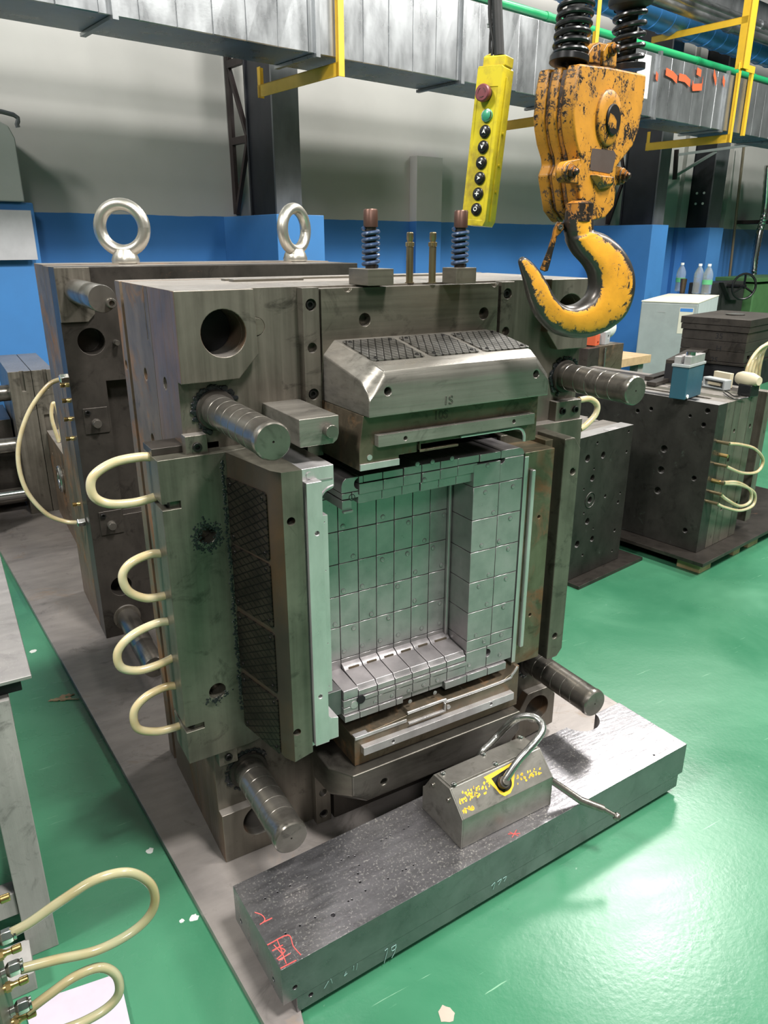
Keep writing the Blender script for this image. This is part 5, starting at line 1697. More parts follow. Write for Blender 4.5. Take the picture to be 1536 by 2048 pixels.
for i, (x, y, kind) in enumerate(((255, 672, 'stop'), (262, 825, 'green'), (248, 940, 0), (235, 1050, 180), (222, 1162, 90), (211, 1273, -90), (198, 1385, '+'), (186, 1495, 'o'))):
    cx, cz = pd(x + 2, y)
    if kind == 'stop':
        g = MB().cyl((cx, 0.004, cz), (cx, -0.008, cz), 0.0145, n=28).build('stop_knob', MT['plastic_black'], pend, 'dull red emergency stop knob', M=FP, bevel=0.001)
        MB().lathe([(0.0165, 0), (0.0172, 0.002), (0.0172, 0.010), (0.015, 0.0125), (0, 0.0128)], (cx, -0.006, cz), (0, -1, 0), 32).build('knob_cap', MT['red_button'], g, M=FP, bevel=0)
        for a in (0, 120, 240):
            pts = [(cx + 0.009 * math.cos(R(a + q)), -0.0190, cz + 0.009 * math.sin(R(a + q))) for q in range(0, 80, 10)]
            MB().tube(pts, 0.0005, 5).build('turn_arrow', MT['dark'], g, M=FP, bevel=0)
    else:
        mm = MT['green_button'] if kind == 'green' else MT['plastic_black']
        g = MB().lathe([(0.0132, 0), (0.0132, 0.003), (0.0120, 0.0042), (0.0108, 0.0042), (0.0104, 0.0062), (0.009, 0.0072), (0, 0.0074)], (cx, 0.0015, cz), (0, -1, 0), 28).build('push_button', mm, pend, 'green start button' if kind == 'green' else None, M=FP, bevel=0)
        y0 = -0.0058
        if kind == 'green':
            MB().lathe([(0.0100, 0), (0.0125, 0.001), (0.0125, 0.0035), (0.0100, 0.0045)], (cx, 0.0, cz), (0, -1, 0), 28).build('button_ring', MT['chrome'], g, M=FP, bevel=0)
        elif isinstance(kind, int):
            b = MB()
            pr_ = rot2(AR, R(kind))
            b.add([(cx + p[0], y, cz + p[1]) for y in (y0 + 0.0004, y0 - 0.0006) for p in pr_], [(0, 1, 2), (0, 2, 3), (4, 5, 6), (4, 6, 7), (0, 1, 5, 4), (1, 2, 6, 5), (2, 3, 7, 6), (3, 0, 4, 7)])
            b.build('arrow_mark', MT['white_print'], g, M=FP, bevel=0)
        elif kind == '+':
            MB().box(cx - 0.005, cx + 0.005, y0 - 0.0006, y0, cz - 0.0011, cz + 0.0011).box(cx - 0.0011, cx + 0.0011, y0 - 0.0007, y0, cz - 0.005, cz + 0.005).build('plus_mark', MT['white_print'], g, M=FP, bevel=0)
        else:
            MB().tube([(cx + 0.0038 * math.cos(q * math.pi / 10), y0, cz + 0.0038 * math.sin(q * math.pi / 10)) for q in range(20)], 0.0010, 6, closed=True).build('ring_mark', MT['white_print'], g, M=FP, bevel=0)
# its cables, bunched and wrapped with tape
pq = lambda x, y: aton(*z2(x, y), PP + front * -0.02, front)
MB().tube(catmull([pq(352, 400), pq(345, 250), pq(340, 120), pq(335, 0), pq(330, -250)], 6), 0.011, 14).build('main_cable', MT['rubber'], pend, bevel=0)
MB().tube(catmull([pq(288, 470), pq(285, 330), pq(295, 200), pq(330, 80), pq(360, -20), pq(370, -250)], 8), 0.0028, 8).build('hang_wire', MT['rubber'], pend, bevel=0)
MB().tube(catmull([pq(300, 420), pq(312, 300), pq(290, 160), pq(285, 20), pq(290, -250)], 8), 0.0045, 8).build('side_cable', MT['rubber'], pend, bevel=0)
MB().tube(catmull([pq(268, 175), pq(300, 160), pq(338, 175), pq(322, 190), pq(270, 190)], 5), 0.0022, 8).build('wire_tie', MT['conduit'], pend, bevel=0)
MB().tube([pq(262, 450), pq(262, 405), pq(292, 392), pq(322, 405), pq(322, 450)], 0.0035, 8).build('hang_loop', MT['pendant'], pend, bevel=0)
# ================================================================ helpers for boxes seen by three top corners
def box3(name, label, cat, c, l, r_, zt, zb, m, group=None, partname='body', bevel=0.003):
    pc, pl_, pr_ = at(*c, 'z', zt), at(*l, 'z', zt), at(*r_, 'z', zt)
    ex = (pr_ - pc)
    W_ = ex.length
    ex.normalize()
    ey = UP.cross(ex)
    D = abs((pl_ - pc).dot(ey))
    root = thing(name, label, cat, (pc.x, pc.y, zb), math.atan2(ex.y, ex.x), group)
    F = frame(Vector((pc.x, pc.y, 0)), ex, ey, UP)
    return root, F, W_, D


# ---------------------------------------------------------------- right hand molds, square to the building
def fb(px, py, ax, v):
    return atB(px, py, ax, v)


c3 = fb(1387, 1108, 'z', 0.075)
tp = fb(1443, 809, 'y', c3.y)
X3, Y3, T3 = (c3.x + tp.x) / 2, c3.y, tp.z
root = thing('side_mold', 'dark green-sided mold with two hose loops on a pallet at the right', 'mold', FB @ Vector((X3 + 0.3, Y3 + 0.5, 0.075)), BA)
D3 = 1.05
m = MB().box(X3, X3 + 0.085, Y3, Y3 + D3, 0.075, T3)
for q, r_ in (((1415, 822), 5), ((1407, 850), 4.5), ((1328, 898), 7), ((1322, 940), 7), ((1315, 981), 7), ((1388, 957), 5), ((1370, 1061), 5), ((1366, 1085), 4), ((1275, 822), 4), ((1342, 1062), 3), ((1302, 818), 4), ((1380, 832), 3)):
    p = fb(q[0], q[1], 'x', X3)
    if Y3 + 0.02 < p.y < Y3 + D3 - 0.02 and 0.15 < p.z < T3 - 0.02:
        m.hole((X3, p.y, p.z), (1, 0, 0), r_ * 0.0026, 0.03, 18)
m.build('clamp_plate', MT['darkgreen'], root, M=FB)
xk = X3 + 0.087
for i, (w_, mt) in enumerate(((0.075, 'body'), (0.065, 'slide_v'), (0.095, 'body'), (0.07, 'slide_v'), (0.10, 'dark'), (0.06, 'body'))):
    m = MB().box(xk, xk + w_ - 0.003, Y3 + (0.0 if i != 4 else 0.06), Y3 + D3, 0.075 if i < 4 else 0.12, T3 + (0 if i < 4 else 0.0))
    if i in (1, 3):
        m.hole((xk + w_ / 2, Y3, T3 - 0.15), (0, 1, 0), 0.010, 0.02, 14)
        m.hole((xk + w_ / 2, Y3, T3 - 0.55), (0, 1, 0), 0.008, 0.02, 14)
    if i == 1:
        m.slot(xk + 0.01, xk + 0.03, Y3 - 0.01, Y3 + 0.02, T3 - 0.30, T3 - 0.27)
    if i == 0:
        m.slot(X3 + 0.1, X3 + 0.13, Y3 + 0.1, Y3 + 0.8, T3 - 0.03, T3 + 0.02)
    m.build('mold_plate', MT[mt], root, M=FB)
    xk += w_
# black sheets laid on its top for the shade in a recess and pockets
MB().box(X3 + 0.012, X3 + 0.050, Y3 + 0.12, Y3 + 0.62, T3 - 0.0005, T3 + 0.0012).build('top_slot_shade', MT['void'], root, M=FB, bevel=0)
for k in range(6):
    MB().box(X3 + 0.20 + (k % 3) * 0.04, X3 + 0.222 + (k % 3) * 0.04, Y3 + 0.30 + k * 0.07, Y3 + 0.325 + k * 0.07, T3 - 0.0005, T3 + 0.0012).build('top_pocket_shade', MT['void'], root, M=FB, bevel=0)


def bhose(pts, y, r_=0.008, parent=root):
    P = [fb(q[0], q[1], 'y', y) for q in pts]
    return MB().tube(catmull(P, 8), r_, 12).build('water_hose', MT['hose'], parent, M=FB, bevel=0)


for pts in (((1455, 887), (1480, 889), (1510, 898), (1526, 920), (1515, 943), (1485, 946), (1450, 932)),
            ((1445, 965), (1475, 965), (1500, 980), (1500, 1003), (1480, 1012), (1455, 1000), (1440, 988)),
            ((1445, 967), (1480, 970), (1508, 985), (1506, 1010), (1480, 1021), (1450, 1015), (1432, 1007))):
    h = bhose(pts, Y3 - 0.05)
    for q in (pts[0], pts[-1]):
        p = fb(q[0], q[1], 'y', Y3 - 0.05)
        MB().cyl((p.x, Y3 - 0.06, p.z), (p.x, Y3, p.z), 0.008, n=10).build('hose_tail', MT['brass_dark'], h, M=FB, bevel=0)
for q in ((1452, 912), (1436, 963)):
    p = fb(q[0], q[1], 'y', Y3 - 0.03)
    MB().cyl((p.x, Y3 - 0.04, p.z), (p.x, Y3, p.z), 0.009, n=8).build('water_nipple', MT['brass'], root, M=FB, bevel=0)

# pallet and sheet it stands on
root = thing('steel_pallet', 'dark steel sheet on wooden blocks under the green-sided mold', 'pallet', FB @ Vector((X3 + 0.3, Y3 + 0.4, 0.0)), BA)
MB().box(X3 - 0.10, X3 + 1.3, Y3 - 0.09, Y3 + 1.1, 0.055, 0.0735).build('pallet_sheet', MT['dark'], root, M=FB)
for i, xx in enumerate((X3 - 0.06, X3 + 0.28, X3 + 0.44, X3 + 0.9)):
    for yy in (Y3 - 0.06, Y3 + 0.6, Y3 + 0.95):
        MB().box(xx, xx + (0.11 if i != 1 else 0.07), yy, yy + 0.12, 0.0, 0.0545).build('wood_block', MT['wood'], root, M=FB, bevel=0.003)

# dark spotted mold with the column of holes
c4 = fb(1232, 1118, 'z', 0.02)
tp = fb(1272, 848, 'y', c4.y)
X4, Y4, T4 = (c4.x + tp.x) / 2, c4.y, tp.z
root = thing('holed_mold', 'low dark mold with many round holes between the open mold and the pallet', 'mold', FB @ Vector((X4 - 0.3, Y4 + 0.2, 0.02)), BA)
m = MB().box(X4 - 0.62, X4, Y4, Y4 + 0.07, 0.02, T4)
zc8 = lambda x, y: (1050 + x * 0.3418, 500 + y * 0.3418)
for x, y, r_ in ((367, 1220, 24), (458, 1200, 22), (395, 1335, 22), (380, 1463, 22), (365, 1588, 22), (305, 1722, 24), (393, 1690, 20), (425, 1128, 9), (608, 1062, 9), (595, 1180, 10), (558, 1422, 8), (545, 1475, 12), (525, 1640, 12), (337, 1785, 9), (470, 1440, 12), (345, 1540, 7), (405, 1280, 7), (400, 1630, 6), (510, 1760, 8), (345, 1400, 7)):
    p = fb(*zc8(x, y), 'y', Y4)
    if X4 - 0.6 < p.x < X4 - 0.01:
        m.hole((p.x, Y4, p.z), (0, 1, 0), r_ * 0.00072, 0.03, 18)
m.build('face_plate', MT['darkgreen'], root, M=FB)
p = fb(*zc8(380, 1463), 'y', Y4)
MB().tube([(p.x + 0.036 * math.cos(a), Y4 - 0.001, p.z + 0.036 * math.sin(a)) for a in [2 * math.pi * q / 28 for q in range(28)]], 0.0022, 6, closed=True).build('locating_ring', MT['darkgreen'], root, M=FB, bevel=0)
for k, (w_, dz) in enumerate(((0.10, -0.02), (0.08, -0.015), (0.14, -0.02))):
    MB().box(X4 - 0.62, X4 - 0.03 * (k % 2), Y4 + 0.072 + sum((0.10, 0.08, 0.14)[:k]), Y4 + 0.069 + sum((0.10, 0.08, 0.14)[:k + 1]), 0.02, T4 + dz * 0.3).build('mold_plate', MT['body_h'], root, M=FB)
MB().box(X4 - 0.20, X4 - 0.10, Y4 - 0.001, Y4 + 0.03, T4 - 0.0, T4 + 0.002).build('top_step', MT['bright2'], root, M=FB)
root2 = thing('steel_sheet', 'dark steel sheet on the floor under the low holed mold', 'plate', FB @ Vector((X4 - 0.3, Y4 + 0.2, 0)), BA)
MB().box(X4 - 0.42, X4 + 0.11, Y4 - 0.07, Y4 + 0.8, 0.0, 0.018).build('sheet', MT['dark'], root2, M=FB)

# rusty mold block behind, carrying two small magnets and a jug
c = at(1192, 700, 'y', 3.9)
T5 = 0.90
K5 = 1.36
c5_ = at(1200, 693, 'z', T5)
r5 = at(1262, 688, 'z', T5)
ex = Vector((math.cos(BA), math.sin(BA), 0))
F5 = frame(Vector((c5_.x, c5_.y, 0)), ex, UP.cross(ex), UP)
root = thing('rusty_mold', 'small rust blotched mold block behind the thick right guide pin', 'mold', (c5_.x, c5_.y, 0.02), BA)
W5 = (r5 - c5_).length
MB().box(0, W5, 0, 0.06, 0.02, T5).build('face_plate', MT['brown'], root, M=F5)
MB().box(-0.12, -0.003, 0.0, 0.27, 0.02, T5 - 0.005).build('mold_plate', MT['dark'], root, M=F5)
MB().box(0, W5, 0.063, 0.28, 0.02, T5).build('mold_plate', MT['body_h'], root, M=F5)
p = IB5 = F5.inverted() @ at(1212, 730, 'y', c5_.y)
MB().tube([(0.06 + 0.045 * math.cos(a), -0.004, T5 - 0.17 + 0.012 * math.sin(a)) for a in [2 * math.pi * q / 20 for q in range(20)]], 0.006, 8, closed=True).build('wire_handle', MT['shackle'], root, M=F5, bevel=0)
MB().cyl((0.05, -0.008, T5 - 0.17), (0.05, -0.008, T5 - 0.01), 0.006, n=10).build('guide_rod', MT['shackle'], root, M=F5, bevel=0)
for lab, q, w_, h_, mt in (('small orange-red switchable magnet block on the rusty mold', (1190, 692), 0.070, 0.067, 'orange_paint'), ('small grey magnet block beside the orange one', (1210, 690), 0.074, 0.078, 'conduit')):
    p = at(q[0], q[1], 'z', T5)
    root = thing('magnet_block', lab, 'magnet', (p.x, p.y, T5), R(30))
    F = Matrix.Translation((p.x, p.y, T5)) @ Matrix.Rotation(R(22), 4, 'Z')
    m = MB().box(0, w_, 0, w_, 0.0005, h_)
    m.hole((w_ * 0.6, 0, h_ * (0.2 if 'orange' in mt else 0.6)), (0, 1, 0), w_ * 0.16, 0.02, 14)
    m.build('magnet_case', MT[mt], root, M=F, bevel=0.002)
p = at(1240, 690, 'z', T5)
root = thing('plastic_jug', 'white plastic jug with a red cap lying on the rusty mold', 'jug', (p.x, p.y + 0.1, T5), 0)
q = Vector((p.x - 0.09, p.y + 0.195, T5 + 0.079))
dj = Vector((0.97, 0.24, 0)).normalized()
b = MB().lathe([(a_ * K5, h_ * K5) for a_, h_ in [(0.02, -0.012), (0.024, 0.0), (0.045, 0.018), (0.056, 0.045), (0.057, 0.15), (0.05, 0.175), (0.03, 0.182), (0, 0.182)]], q, dj, 24)
b.build('jug_body', MT['white_plastic'], root, bevel=0)
MB().cyl(q - dj * 0.045, q - dj * 0.014, 0.032, n=20).build('jug_cap', MT['red_plastic'], root, bevel=0.002)
MB().tube(catmull([q + dj * 0.03 + UP * 0.055, q + dj * 0.05 + UP * 0.095, q + dj * 0.14 + UP * 0.098, q + dj * 0.18 + UP * 0.07], 5), 0.009, 10).build('jug_handle', MT['white_plastic'], root, bevel=0)

# ---------------------------------------------------------------- fridge and bottles
zf = 1.00
pc, pl_, pr_ = at(1397, 605, 'z', zf), at(1318, 592, 'z', zf), at(1438, 590, 'z', zf)
ex = (pr_ - pc).normalized()
ey = UP.cross(ex)
Df = (pl_ - pc).dot(ey)
Wf = (pr_ - pc).length
FF = frame(Vector((pc.x, pc.y, 0)), ex, ey, UP)
root = thing('fridge', 'small grey-green fridge with water bottles on top by the blue wall', 'fridge', (pc.x, pc.y, 0), math.atan2(ex.y, ex.x))
MB().box(0.045, Wf, 0, Df, 0.03, zf - 0.012).build('fridge_body', MT['fridge_side'], root, M=FF, bevel=0.006)
MB().box(-0.01, 0.040, -0.002, Df + 0.002, 0.05, zf - 0.014).build('door', MT['fridge_front'], root, M=FF, bevel=0.01)
MB().box(-0.01, Wf, -0.003, Df + 0.003, zf - 0.012, zf).build('fridge_top', MT['paper'], root, M=FF, bevel=0.003)
for xx in (0.05, Wf - 0.1):
    for yy in (0.05, Df - 0.1):
        MB().box(xx, xx + 0.05, yy, yy + 0.05, 0, 0.03).build('foot', MT['black'], root, M=FF, bevel=0)
MB().box(-0.0125, -0.0095, 0.03, 0.15, zf - 0.28, zf - 0.05).build('energy_sticker', MT['paper'], root, M=FF, bevel=0)
MB().box(-0.0135, -0.0120, 0.035, 0.145, zf - 0.085, zf - 0.055).build('sticker_band', MT['ink_blue'], root, M=FF, bevel=0)
MB().box(-0.0135, -0.0120, 0.05, 0.09, zf - 0.25, zf - 0.22).build('sticker_band', MT['ink_blue'], root, M=FF, bevel=0)
MB().box(-0.0125, -0.0095, Df * 0.55, Df * 0.68, zf - 0.10, zf - 0.09).build('badge', MT['conduit'], root, M=FF, bevel=0)
H_ = 0.30
for i, (q, lab) in enumerate((((1358, 583), 'clear water bottle with a green label at the left end of the fridge top'), ((1393, 588), 'clear ribbed water bottle, middle of the three bottles in view'), ((1411, 589), 'clear water bottle with a green label, rightmost on the fridge top'))):
    p = at(q[0], q[1], 'z', zf)
    root = thing('water_bottle', lab, 'bottle', (p.x, p.y, zf), 0, 'water bottles on the fridge')
    rb = 0.050
    prof = [(0, 0.001), (rb * 0.8, 0.001), (rb, 0.012)]
    for k in range(8):
        prof += [(rb, 0.02 + k * 0.018), (rb * 0.93, 0.029 + k * 0.018)]
    prof += [(rb, 0.175), (rb * 0.92, 0.21), (rb * 0.6, 0.25), (0.016, 0.272), (0.015, 0.282), (0, 0.282)]
    MB().lathe(prof, (p.x, p.y, zf), (0, 0, 1), 20).build('bottle_body', MT['bottle'], root, bevel=0, smooth=60)
    MB().cyl((p.x, p.y, zf + 0.278), (p.x, p.y, zf + 0.302), 0.0185, n=16).build('cap', MT['white_plastic'], root, bevel=0.002)
    if i != 1:
        MB().lathe([(rb * 1.01, 0.10), (rb * 1.02, 0.10), (rb * 1.02, 0.145), (rb * 1.01, 0.145)], (p.x, p.y, zf), (0, 0, 1), 20).build('bottle_label', plain('green_label', (0.10, 0.40, 0.18), 0.5), root, bevel=0)
p = at(1364, 587, 'z', zf)
root = thing('dark_cup', 'dark brown narrow cup in front of the left water bottle', 'cup', (p.x, p.y, zf), 0)
MB().lathe([(0, 0.001), (0.026, 0.001), (0.034, 0.15), (0.031, 0.15), (0.024, 0.02), (0, 0.02)], (p.x, p.y, zf), (0, 0, 1), 20).build('cup_body', plain('dark_cup', (0.05, 0.035, 0.02), 0.3), root, bevel=0)

# ---------------------------------------------------------------- green lathe with handwheel at the right edge
p = fb(1480, 570, 'y', 4.6)
q0 = fb(1500, 548, 'y', 4.7)
root = thing('green_lathe', 'green machine tool with a black handwheel at the right edge', 'machine', FB @ Vector((q0.x + 0.5, 4.8, 0)), BA)
zt_ = fb(1515, 556, 'y', 4.6).z
xl = fb(1505, 600, 'y', 4.6).x
MB().box(xl, xl + 1.2, 4.6, 5.1, 0.55, zt_ - 0.07).build('machine_body', MT['machine_green'], root, M=FB, bevel=0.02)
MB().box(xl - 0.05, xl + 1.3, 4.56, 5.12, zt_ - 0.05, zt_).build('machine_table', MT['machine_green'], root, M=FB, bevel=0.006)
MB().box(xl + 0.1, xl + 1.2, 4.65, 5.05, 0, 0.56).build('pedestal', MT['machine_green'], root, M=FB, bevel=0.02)
xb_ = fb(1435, 600, 'y', 4.6).x
MB().box(xb_, xl - 0.01, 4.72, 5.0, 0.62, fb(1450, 565, 'y', 4.7).z).build('saddle', MT['machine_dark'], root, M=FB, bevel=0.01)
MB().box(xb_ + 0.1, xl - 0.01, 4.75, 5.0, 0, 0.63).build('saddle_base', MT['machine_dark'], root, M=FB, bevel=0.01)
ap = [fb(x, y, 'y', 4.68) for x, y in ((1444, 565), (1470, 560), (1478, 600), (1458, 600))]
MB().prism([(a.x, a.z) for a in ap], 'y', 4.66, 4.72).build('apron', MT['machine_dark'], root, M=FB, bevel=0.005)
hc = fb(1488, 573, 'y', 4.45)
MB().tube([(hc.x + 0.125 * math.cos(a), 4.45 - 0.085 * math.cos(a), hc.z + 0.15 * math.sin(a)) for a in [2 * math.pi * q / 32 for q in range(32)]], 0.014, 10, closed=True).build('handwheel_rim', MT['plastic_black'], root, M=FB, bevel=0)
g = MB().cyl((hc.x, 4.43, hc.z), (hc.x, 4.73, hc.z), 0.026, n=18).build('handwheel_hub', MT['plastic_black'], root, M=FB, bevel=0)
for a in (90, 210, 330):
    MB().beam((hc.x, 4.45, hc.z), (hc.x + 0.120 * math.cos(R(a)), 4.45 - 0.082 * math.cos(R(a)), hc.z + 0.145 * math.sin(R(a))), 0.014, 0.022, (0, 1, 0)).build('spoke', MT['plastic_black'], g, M=FB, bevel=0)

# ---------------------------------------------------------------- stacked dark tool block
zt = 1.10
pc, pl_, pr_ = at(1503, 641, 'z', zt), at(1429, 622, 'z', zt), at(1575, 628, 'z', zt)
ex = (pr_ - pc).normalized()
ey = UP.cross(ex)
Ds, Ws = (pl_ - pc).dot(ey), (pr_ - pc).length
FS = frame(Vector((pc.x, pc.y, 0)), ex, ey, UP)
hs = (1503 - 1503, )
zb_ = at(1490, 735, 'y', pc.y).z
root = thing('stacked_die_set', 'dark grey die set of seven stacked plates behind the teal box', 'die set', (pc.x, pc.y, zb_), math.atan2(ex.y, ex.x))
Hs = zt - zb_
zz = zb_
lay = [(0.06, 0.0), (0.235, 0.012), (0.21, 0.012), (0.21, 0.012), (0.13, 0.004), (0.155, 0.0)]
tot = sum(l[0] for l in lay)
for i, (h_, ins_) in enumerate(lay):
    h_ = h_ / tot * Hs
    m = MB().box(ins_, Ws - ins_, ins_, Ds - ins_, zz + 0.002, zz + h_)
    if i == 1:
        m.slot(0.06, 0.10, -0.02, 0.05, zz + h_ * 0.3, zz + h_ * 0.7)
        m.slot(0.115, 0.155, -0.02, 0.05, zz + h_ * 0.3, zz + h_ * 0.7)
    m.build('die_plate', MT['dark'], root, M=FS)
    zz += h_
MB().lathe([(0.05, 0), (0.055, 0.006), (0.03, 0.009), (0, 0.009)], (Ws * 0.5, Ds * 0.5, zt), (0, 0, 1), 24).build('locating_ring', MT['shackle'], root, M=FS, bevel=0)
for txt, yy, dz in (('35', Ds * 0.42, 0.10), ('H', Ds * 0.40, 0.17), ('25', Ds * 0.44, 0.235)):
    p = FS @ Vector((0.0115, yy, zt - dz))
    writing(txt, 0.045, p, -ey, UP, MT['void'], root, 'painted_number')
# dark riser under it and low bench plates around
zr = T3
root = thing('riser_block', 'black riser block carrying the dark die set', 'block', (pc.x, pc.y, zr), math.atan2(ex.y, ex.x))
MB().box(0.01, Ws + 0.1, 0.0, Ds + 0.02, zr - 0.10, zb_).build('riser', MT['void'], root, M=FS)
root = thing('low_bench', 'pale wooden bench top behind the green-sided mold', 'bench', FB @ Vector((X3 + 0.6, Y3 + 1.6, 0)), BA)
MB().box(X3 - 0.15, X3 + 1.9, Y3 + 1.48, Y3 + 2.9, zr - 0.16, zr - 0.10).build('bench_top', MT['wood'], root, M=FB)
for xx in (X3 - 0.1, X3 + 1.8):
    for yy in (Y3 + 1.52, Y3 + 2.8):
        MB().box(xx, xx + 0.07, yy, yy + 0.07, 0, zr - 0.16).build('bench_leg', MT['graywood'], root, M=FB)
# angle plate and steel strips on the bench
def boxpx(name, label, cat, c, l, r_, zt, h, mt, bevel=0.002, pname='body', dlim=None):
    pc, pl_, pr_ = at(*c, 'z', zt), at(*l, 'z', zt), at(*r_, 'z', zt)
    ex = (pr_ - pc).normalized()
    ey = UP.cross(ex)
    D, W_ = (pl_ - pc).dot(ey), (pr_ - pc).length
    if dlim:
        D = min(D, dlim)
    F = frame(Vector((pc.x, pc.y, 0)), ex, ey, UP)
    root = thing(name, label, cat, (pc.x, pc.y, zt - h), math.atan2(ex.y, ex.x))
    MB().box(0, W_, 0, D, zt - h, zt).build(pname, MT[mt], root, M=F, bevel=bevel)
    return root, F, W_, D


zq = zr + 0.19
root, F, W_, D_2 = boxpx('angle_plate', 'black channel shaped steel piece left of the teal box', 'angle plate', (1372, 722), (1330, 716), (1430, 690), zr + 0.12, 0.02, 'dark', dlim=0.10)
W_ = min(W_, 0.30)
MB().box(0, 0.05, 0, D_2, zr + 0.002, zr + 0.0995).build('flange', MT['void'], root, M=F)
MB().box(W_ - 0.03, W_, 0, D_2, zr + 0.002, zr + 0.0995).build('flange', MT['void'], root, M=F)
# teal toolmaker's vise box
zv = zr + 0.155
root, F, W_, D_2 = boxpx('teal_vise', 'teal machine vise with bright jaws on the green-sided mold', 'vise', (1378, 736), (1362, 728), (1410, 727), zv, 0.15, 'teal', bevel=0.004, pname='vise_body')
MB().box(-0.004, W_ + 0.004, -0.004, D_2 + 0.004, zv, zv + 0.012).build('vise_rim', MT['conduit'], root, M=F)
MB().box(0.01, W_ - 0.01, 0.0, D_2 * 0.4, zv + 0.012, zv + 0.05).build('jaw', MT['bright2'], root, M=F)
MB().box(0.01, W_ - 0.01, D_2 * 0.6, D_2, zv + 0.012, zv + 0.045).build('jaw', MT['bright2'], root, M=F)
MB().cyl((W_ * 0.3, D_2 * 0.3, zv + 0.05), (W_ * 0.3, D_2 * 0.3, zv + 0.066), 0.022, n=18).build('clamp_screw', MT['chrome'], root, M=F, bevel=0)
MB().cyl((W_ * 0.75, D_2 * 0.6, zv + 0.045), (W_ * 0.75, D_2 * 0.6, zv + 0.056), 0.018, n=18).build('clamp_screw', MT['chrome'], root, M=F, bevel=0)
MB().cyl((0.02, -0.001, zr + 0.02), (0.02, -0.006, zr + 0.02), 0.009, n=14).build('vise_bolt', MT['white_print'], root, M=F, bevel=0)
# connector housing, cream blocks and the switch with its cable
zc = zr + 0.062
p1 = at(1403, 773, 'z', zr)
ex = (at(1447, 782, 'z', zr) - p1).normalized()
F = frame(p1, ex, UP.cross(ex), UP)
Wc = (at(1447, 782, 'z', zr) - p1).length
root = thing('connector_housing', 'silver plug connector housing lying on the green-sided mold', 'connector', p1, math.atan2(ex.y, ex.x))
m = MB().box(0, Wc, 0, 0.05, 0.0005, 0.052)
m.slot(0.012, Wc - 0.014, -0.01, 0.02, 0.010, 0.040)
m.build('housing_shell', MT['conduit'], root, M=F, bevel=0.004)
MB().box(0.03, Wc - 0.03, 0.004, 0.03, 0.018, 0.032).build('contact_insert', MT['cream'], root, M=F)
root = thing('cream_block', 'small cream plastic block behind the connector housing', 'block', F @ Vector((0.0, 0.08, 0)), math.atan2(ex.y, ex.x))
MB().box(0.0, Wc * 0.75, 0.075, 0.10, 0.0005, 0.075).build('block_body', MT['cream'], root, M=F, bevel=0.002)
p1 = at(1473, 790, 'z', zr)
F = frame(p1, ex, UP.cross(ex), UP)
root = thing('cable_gland', 'black gland with a cream cap and looped thin cable on the green-sided mold', 'cable gland', p1, 0)
MB().box(0, 0.075, 0, 0.06, 0.0005, 0.058).build('gland_body', MT['plastic_black'], root, M=F, bevel=0.006)
MB().lathe([(0.026, -0.03), (0.034, -0.01), (0.034, 0.05), (0.02, 0.09), (0, 0.09)], F @ Vector((0.0, 0.03, 0.078)), ex, 18).build('cream_cap', MT['cream'], root, bevel=0)
cp = [at(1449, 781, 'z', zr + 0.03), at(1458, 786, 'z', zr + 0.01), at(1470, 793, 'z', zr + 0.008), at(1484, 788, 'z', zr + 0.008), at(1486, 776, 'z', zr + 0.03)]
MB().tube(catmull(cp, 6), 0.003, 8).build('thin_cable', MT['plastic_black'], root, bevel=0)
cp = [at(1447, 785, 'z', zr + 0.008), at(1468, 798, 'z', zr + 0.006), at(1496, 795, 'z', zr + 0.006)]
MB().tube(catmull(cp, 6), 0.003, 8).build('thin_cable', MT['plastic_black'], root, bevel=0)
# bundle of clear hoses arching at the right edge
root = thing('hose_bundle', 'bundle of clear hoses arching over the right edge of the mold top', 'hoses', at(1495, 800, 'z', zr), 0)
for i in range(5):
    o_ = i * 7
    yy = 2.45 + i * 0.03
    pts = [at(1490 + o_ * 0.9, 800 - i * 2, 'y', yy), at(1492 + o_, 745 - o_ * 0.4, 'y', yy), at(1512 + o_ * 0.8, 705 - o_ * 0.5, 'y', yy), at(1540 + o_, 688 - o_ * 0.6, 'y', yy), at(1580, 700, 'y', yy)]
    h = MB().tube(catmull(pts, 8), 0.009, 12).build('water_hose', MT['hose'], root, bevel=0)
    MB().cyl(pts[0] - UP * 0.03, pts[0] + UP * 0.01, 0.012, n=6).build('hose_nut', MT['chrome'], h, bevel=0)
root = thing('steel_strip', 'long flat steel strips lying beside the teal vise', 'strip', at(1320, 755, 'z', zr), 0)
for q0, q1 in (((1298, 757), (1350, 742)), ((1302, 768), (1358, 750))):
    a_, b_ = at(*q0, 'z', zr + 0.013), at(*q1, 'z', zr + 0.013)
    MB().beam(a_, b_, 0.05, 0.02).build('strip', MT['dark'], root)

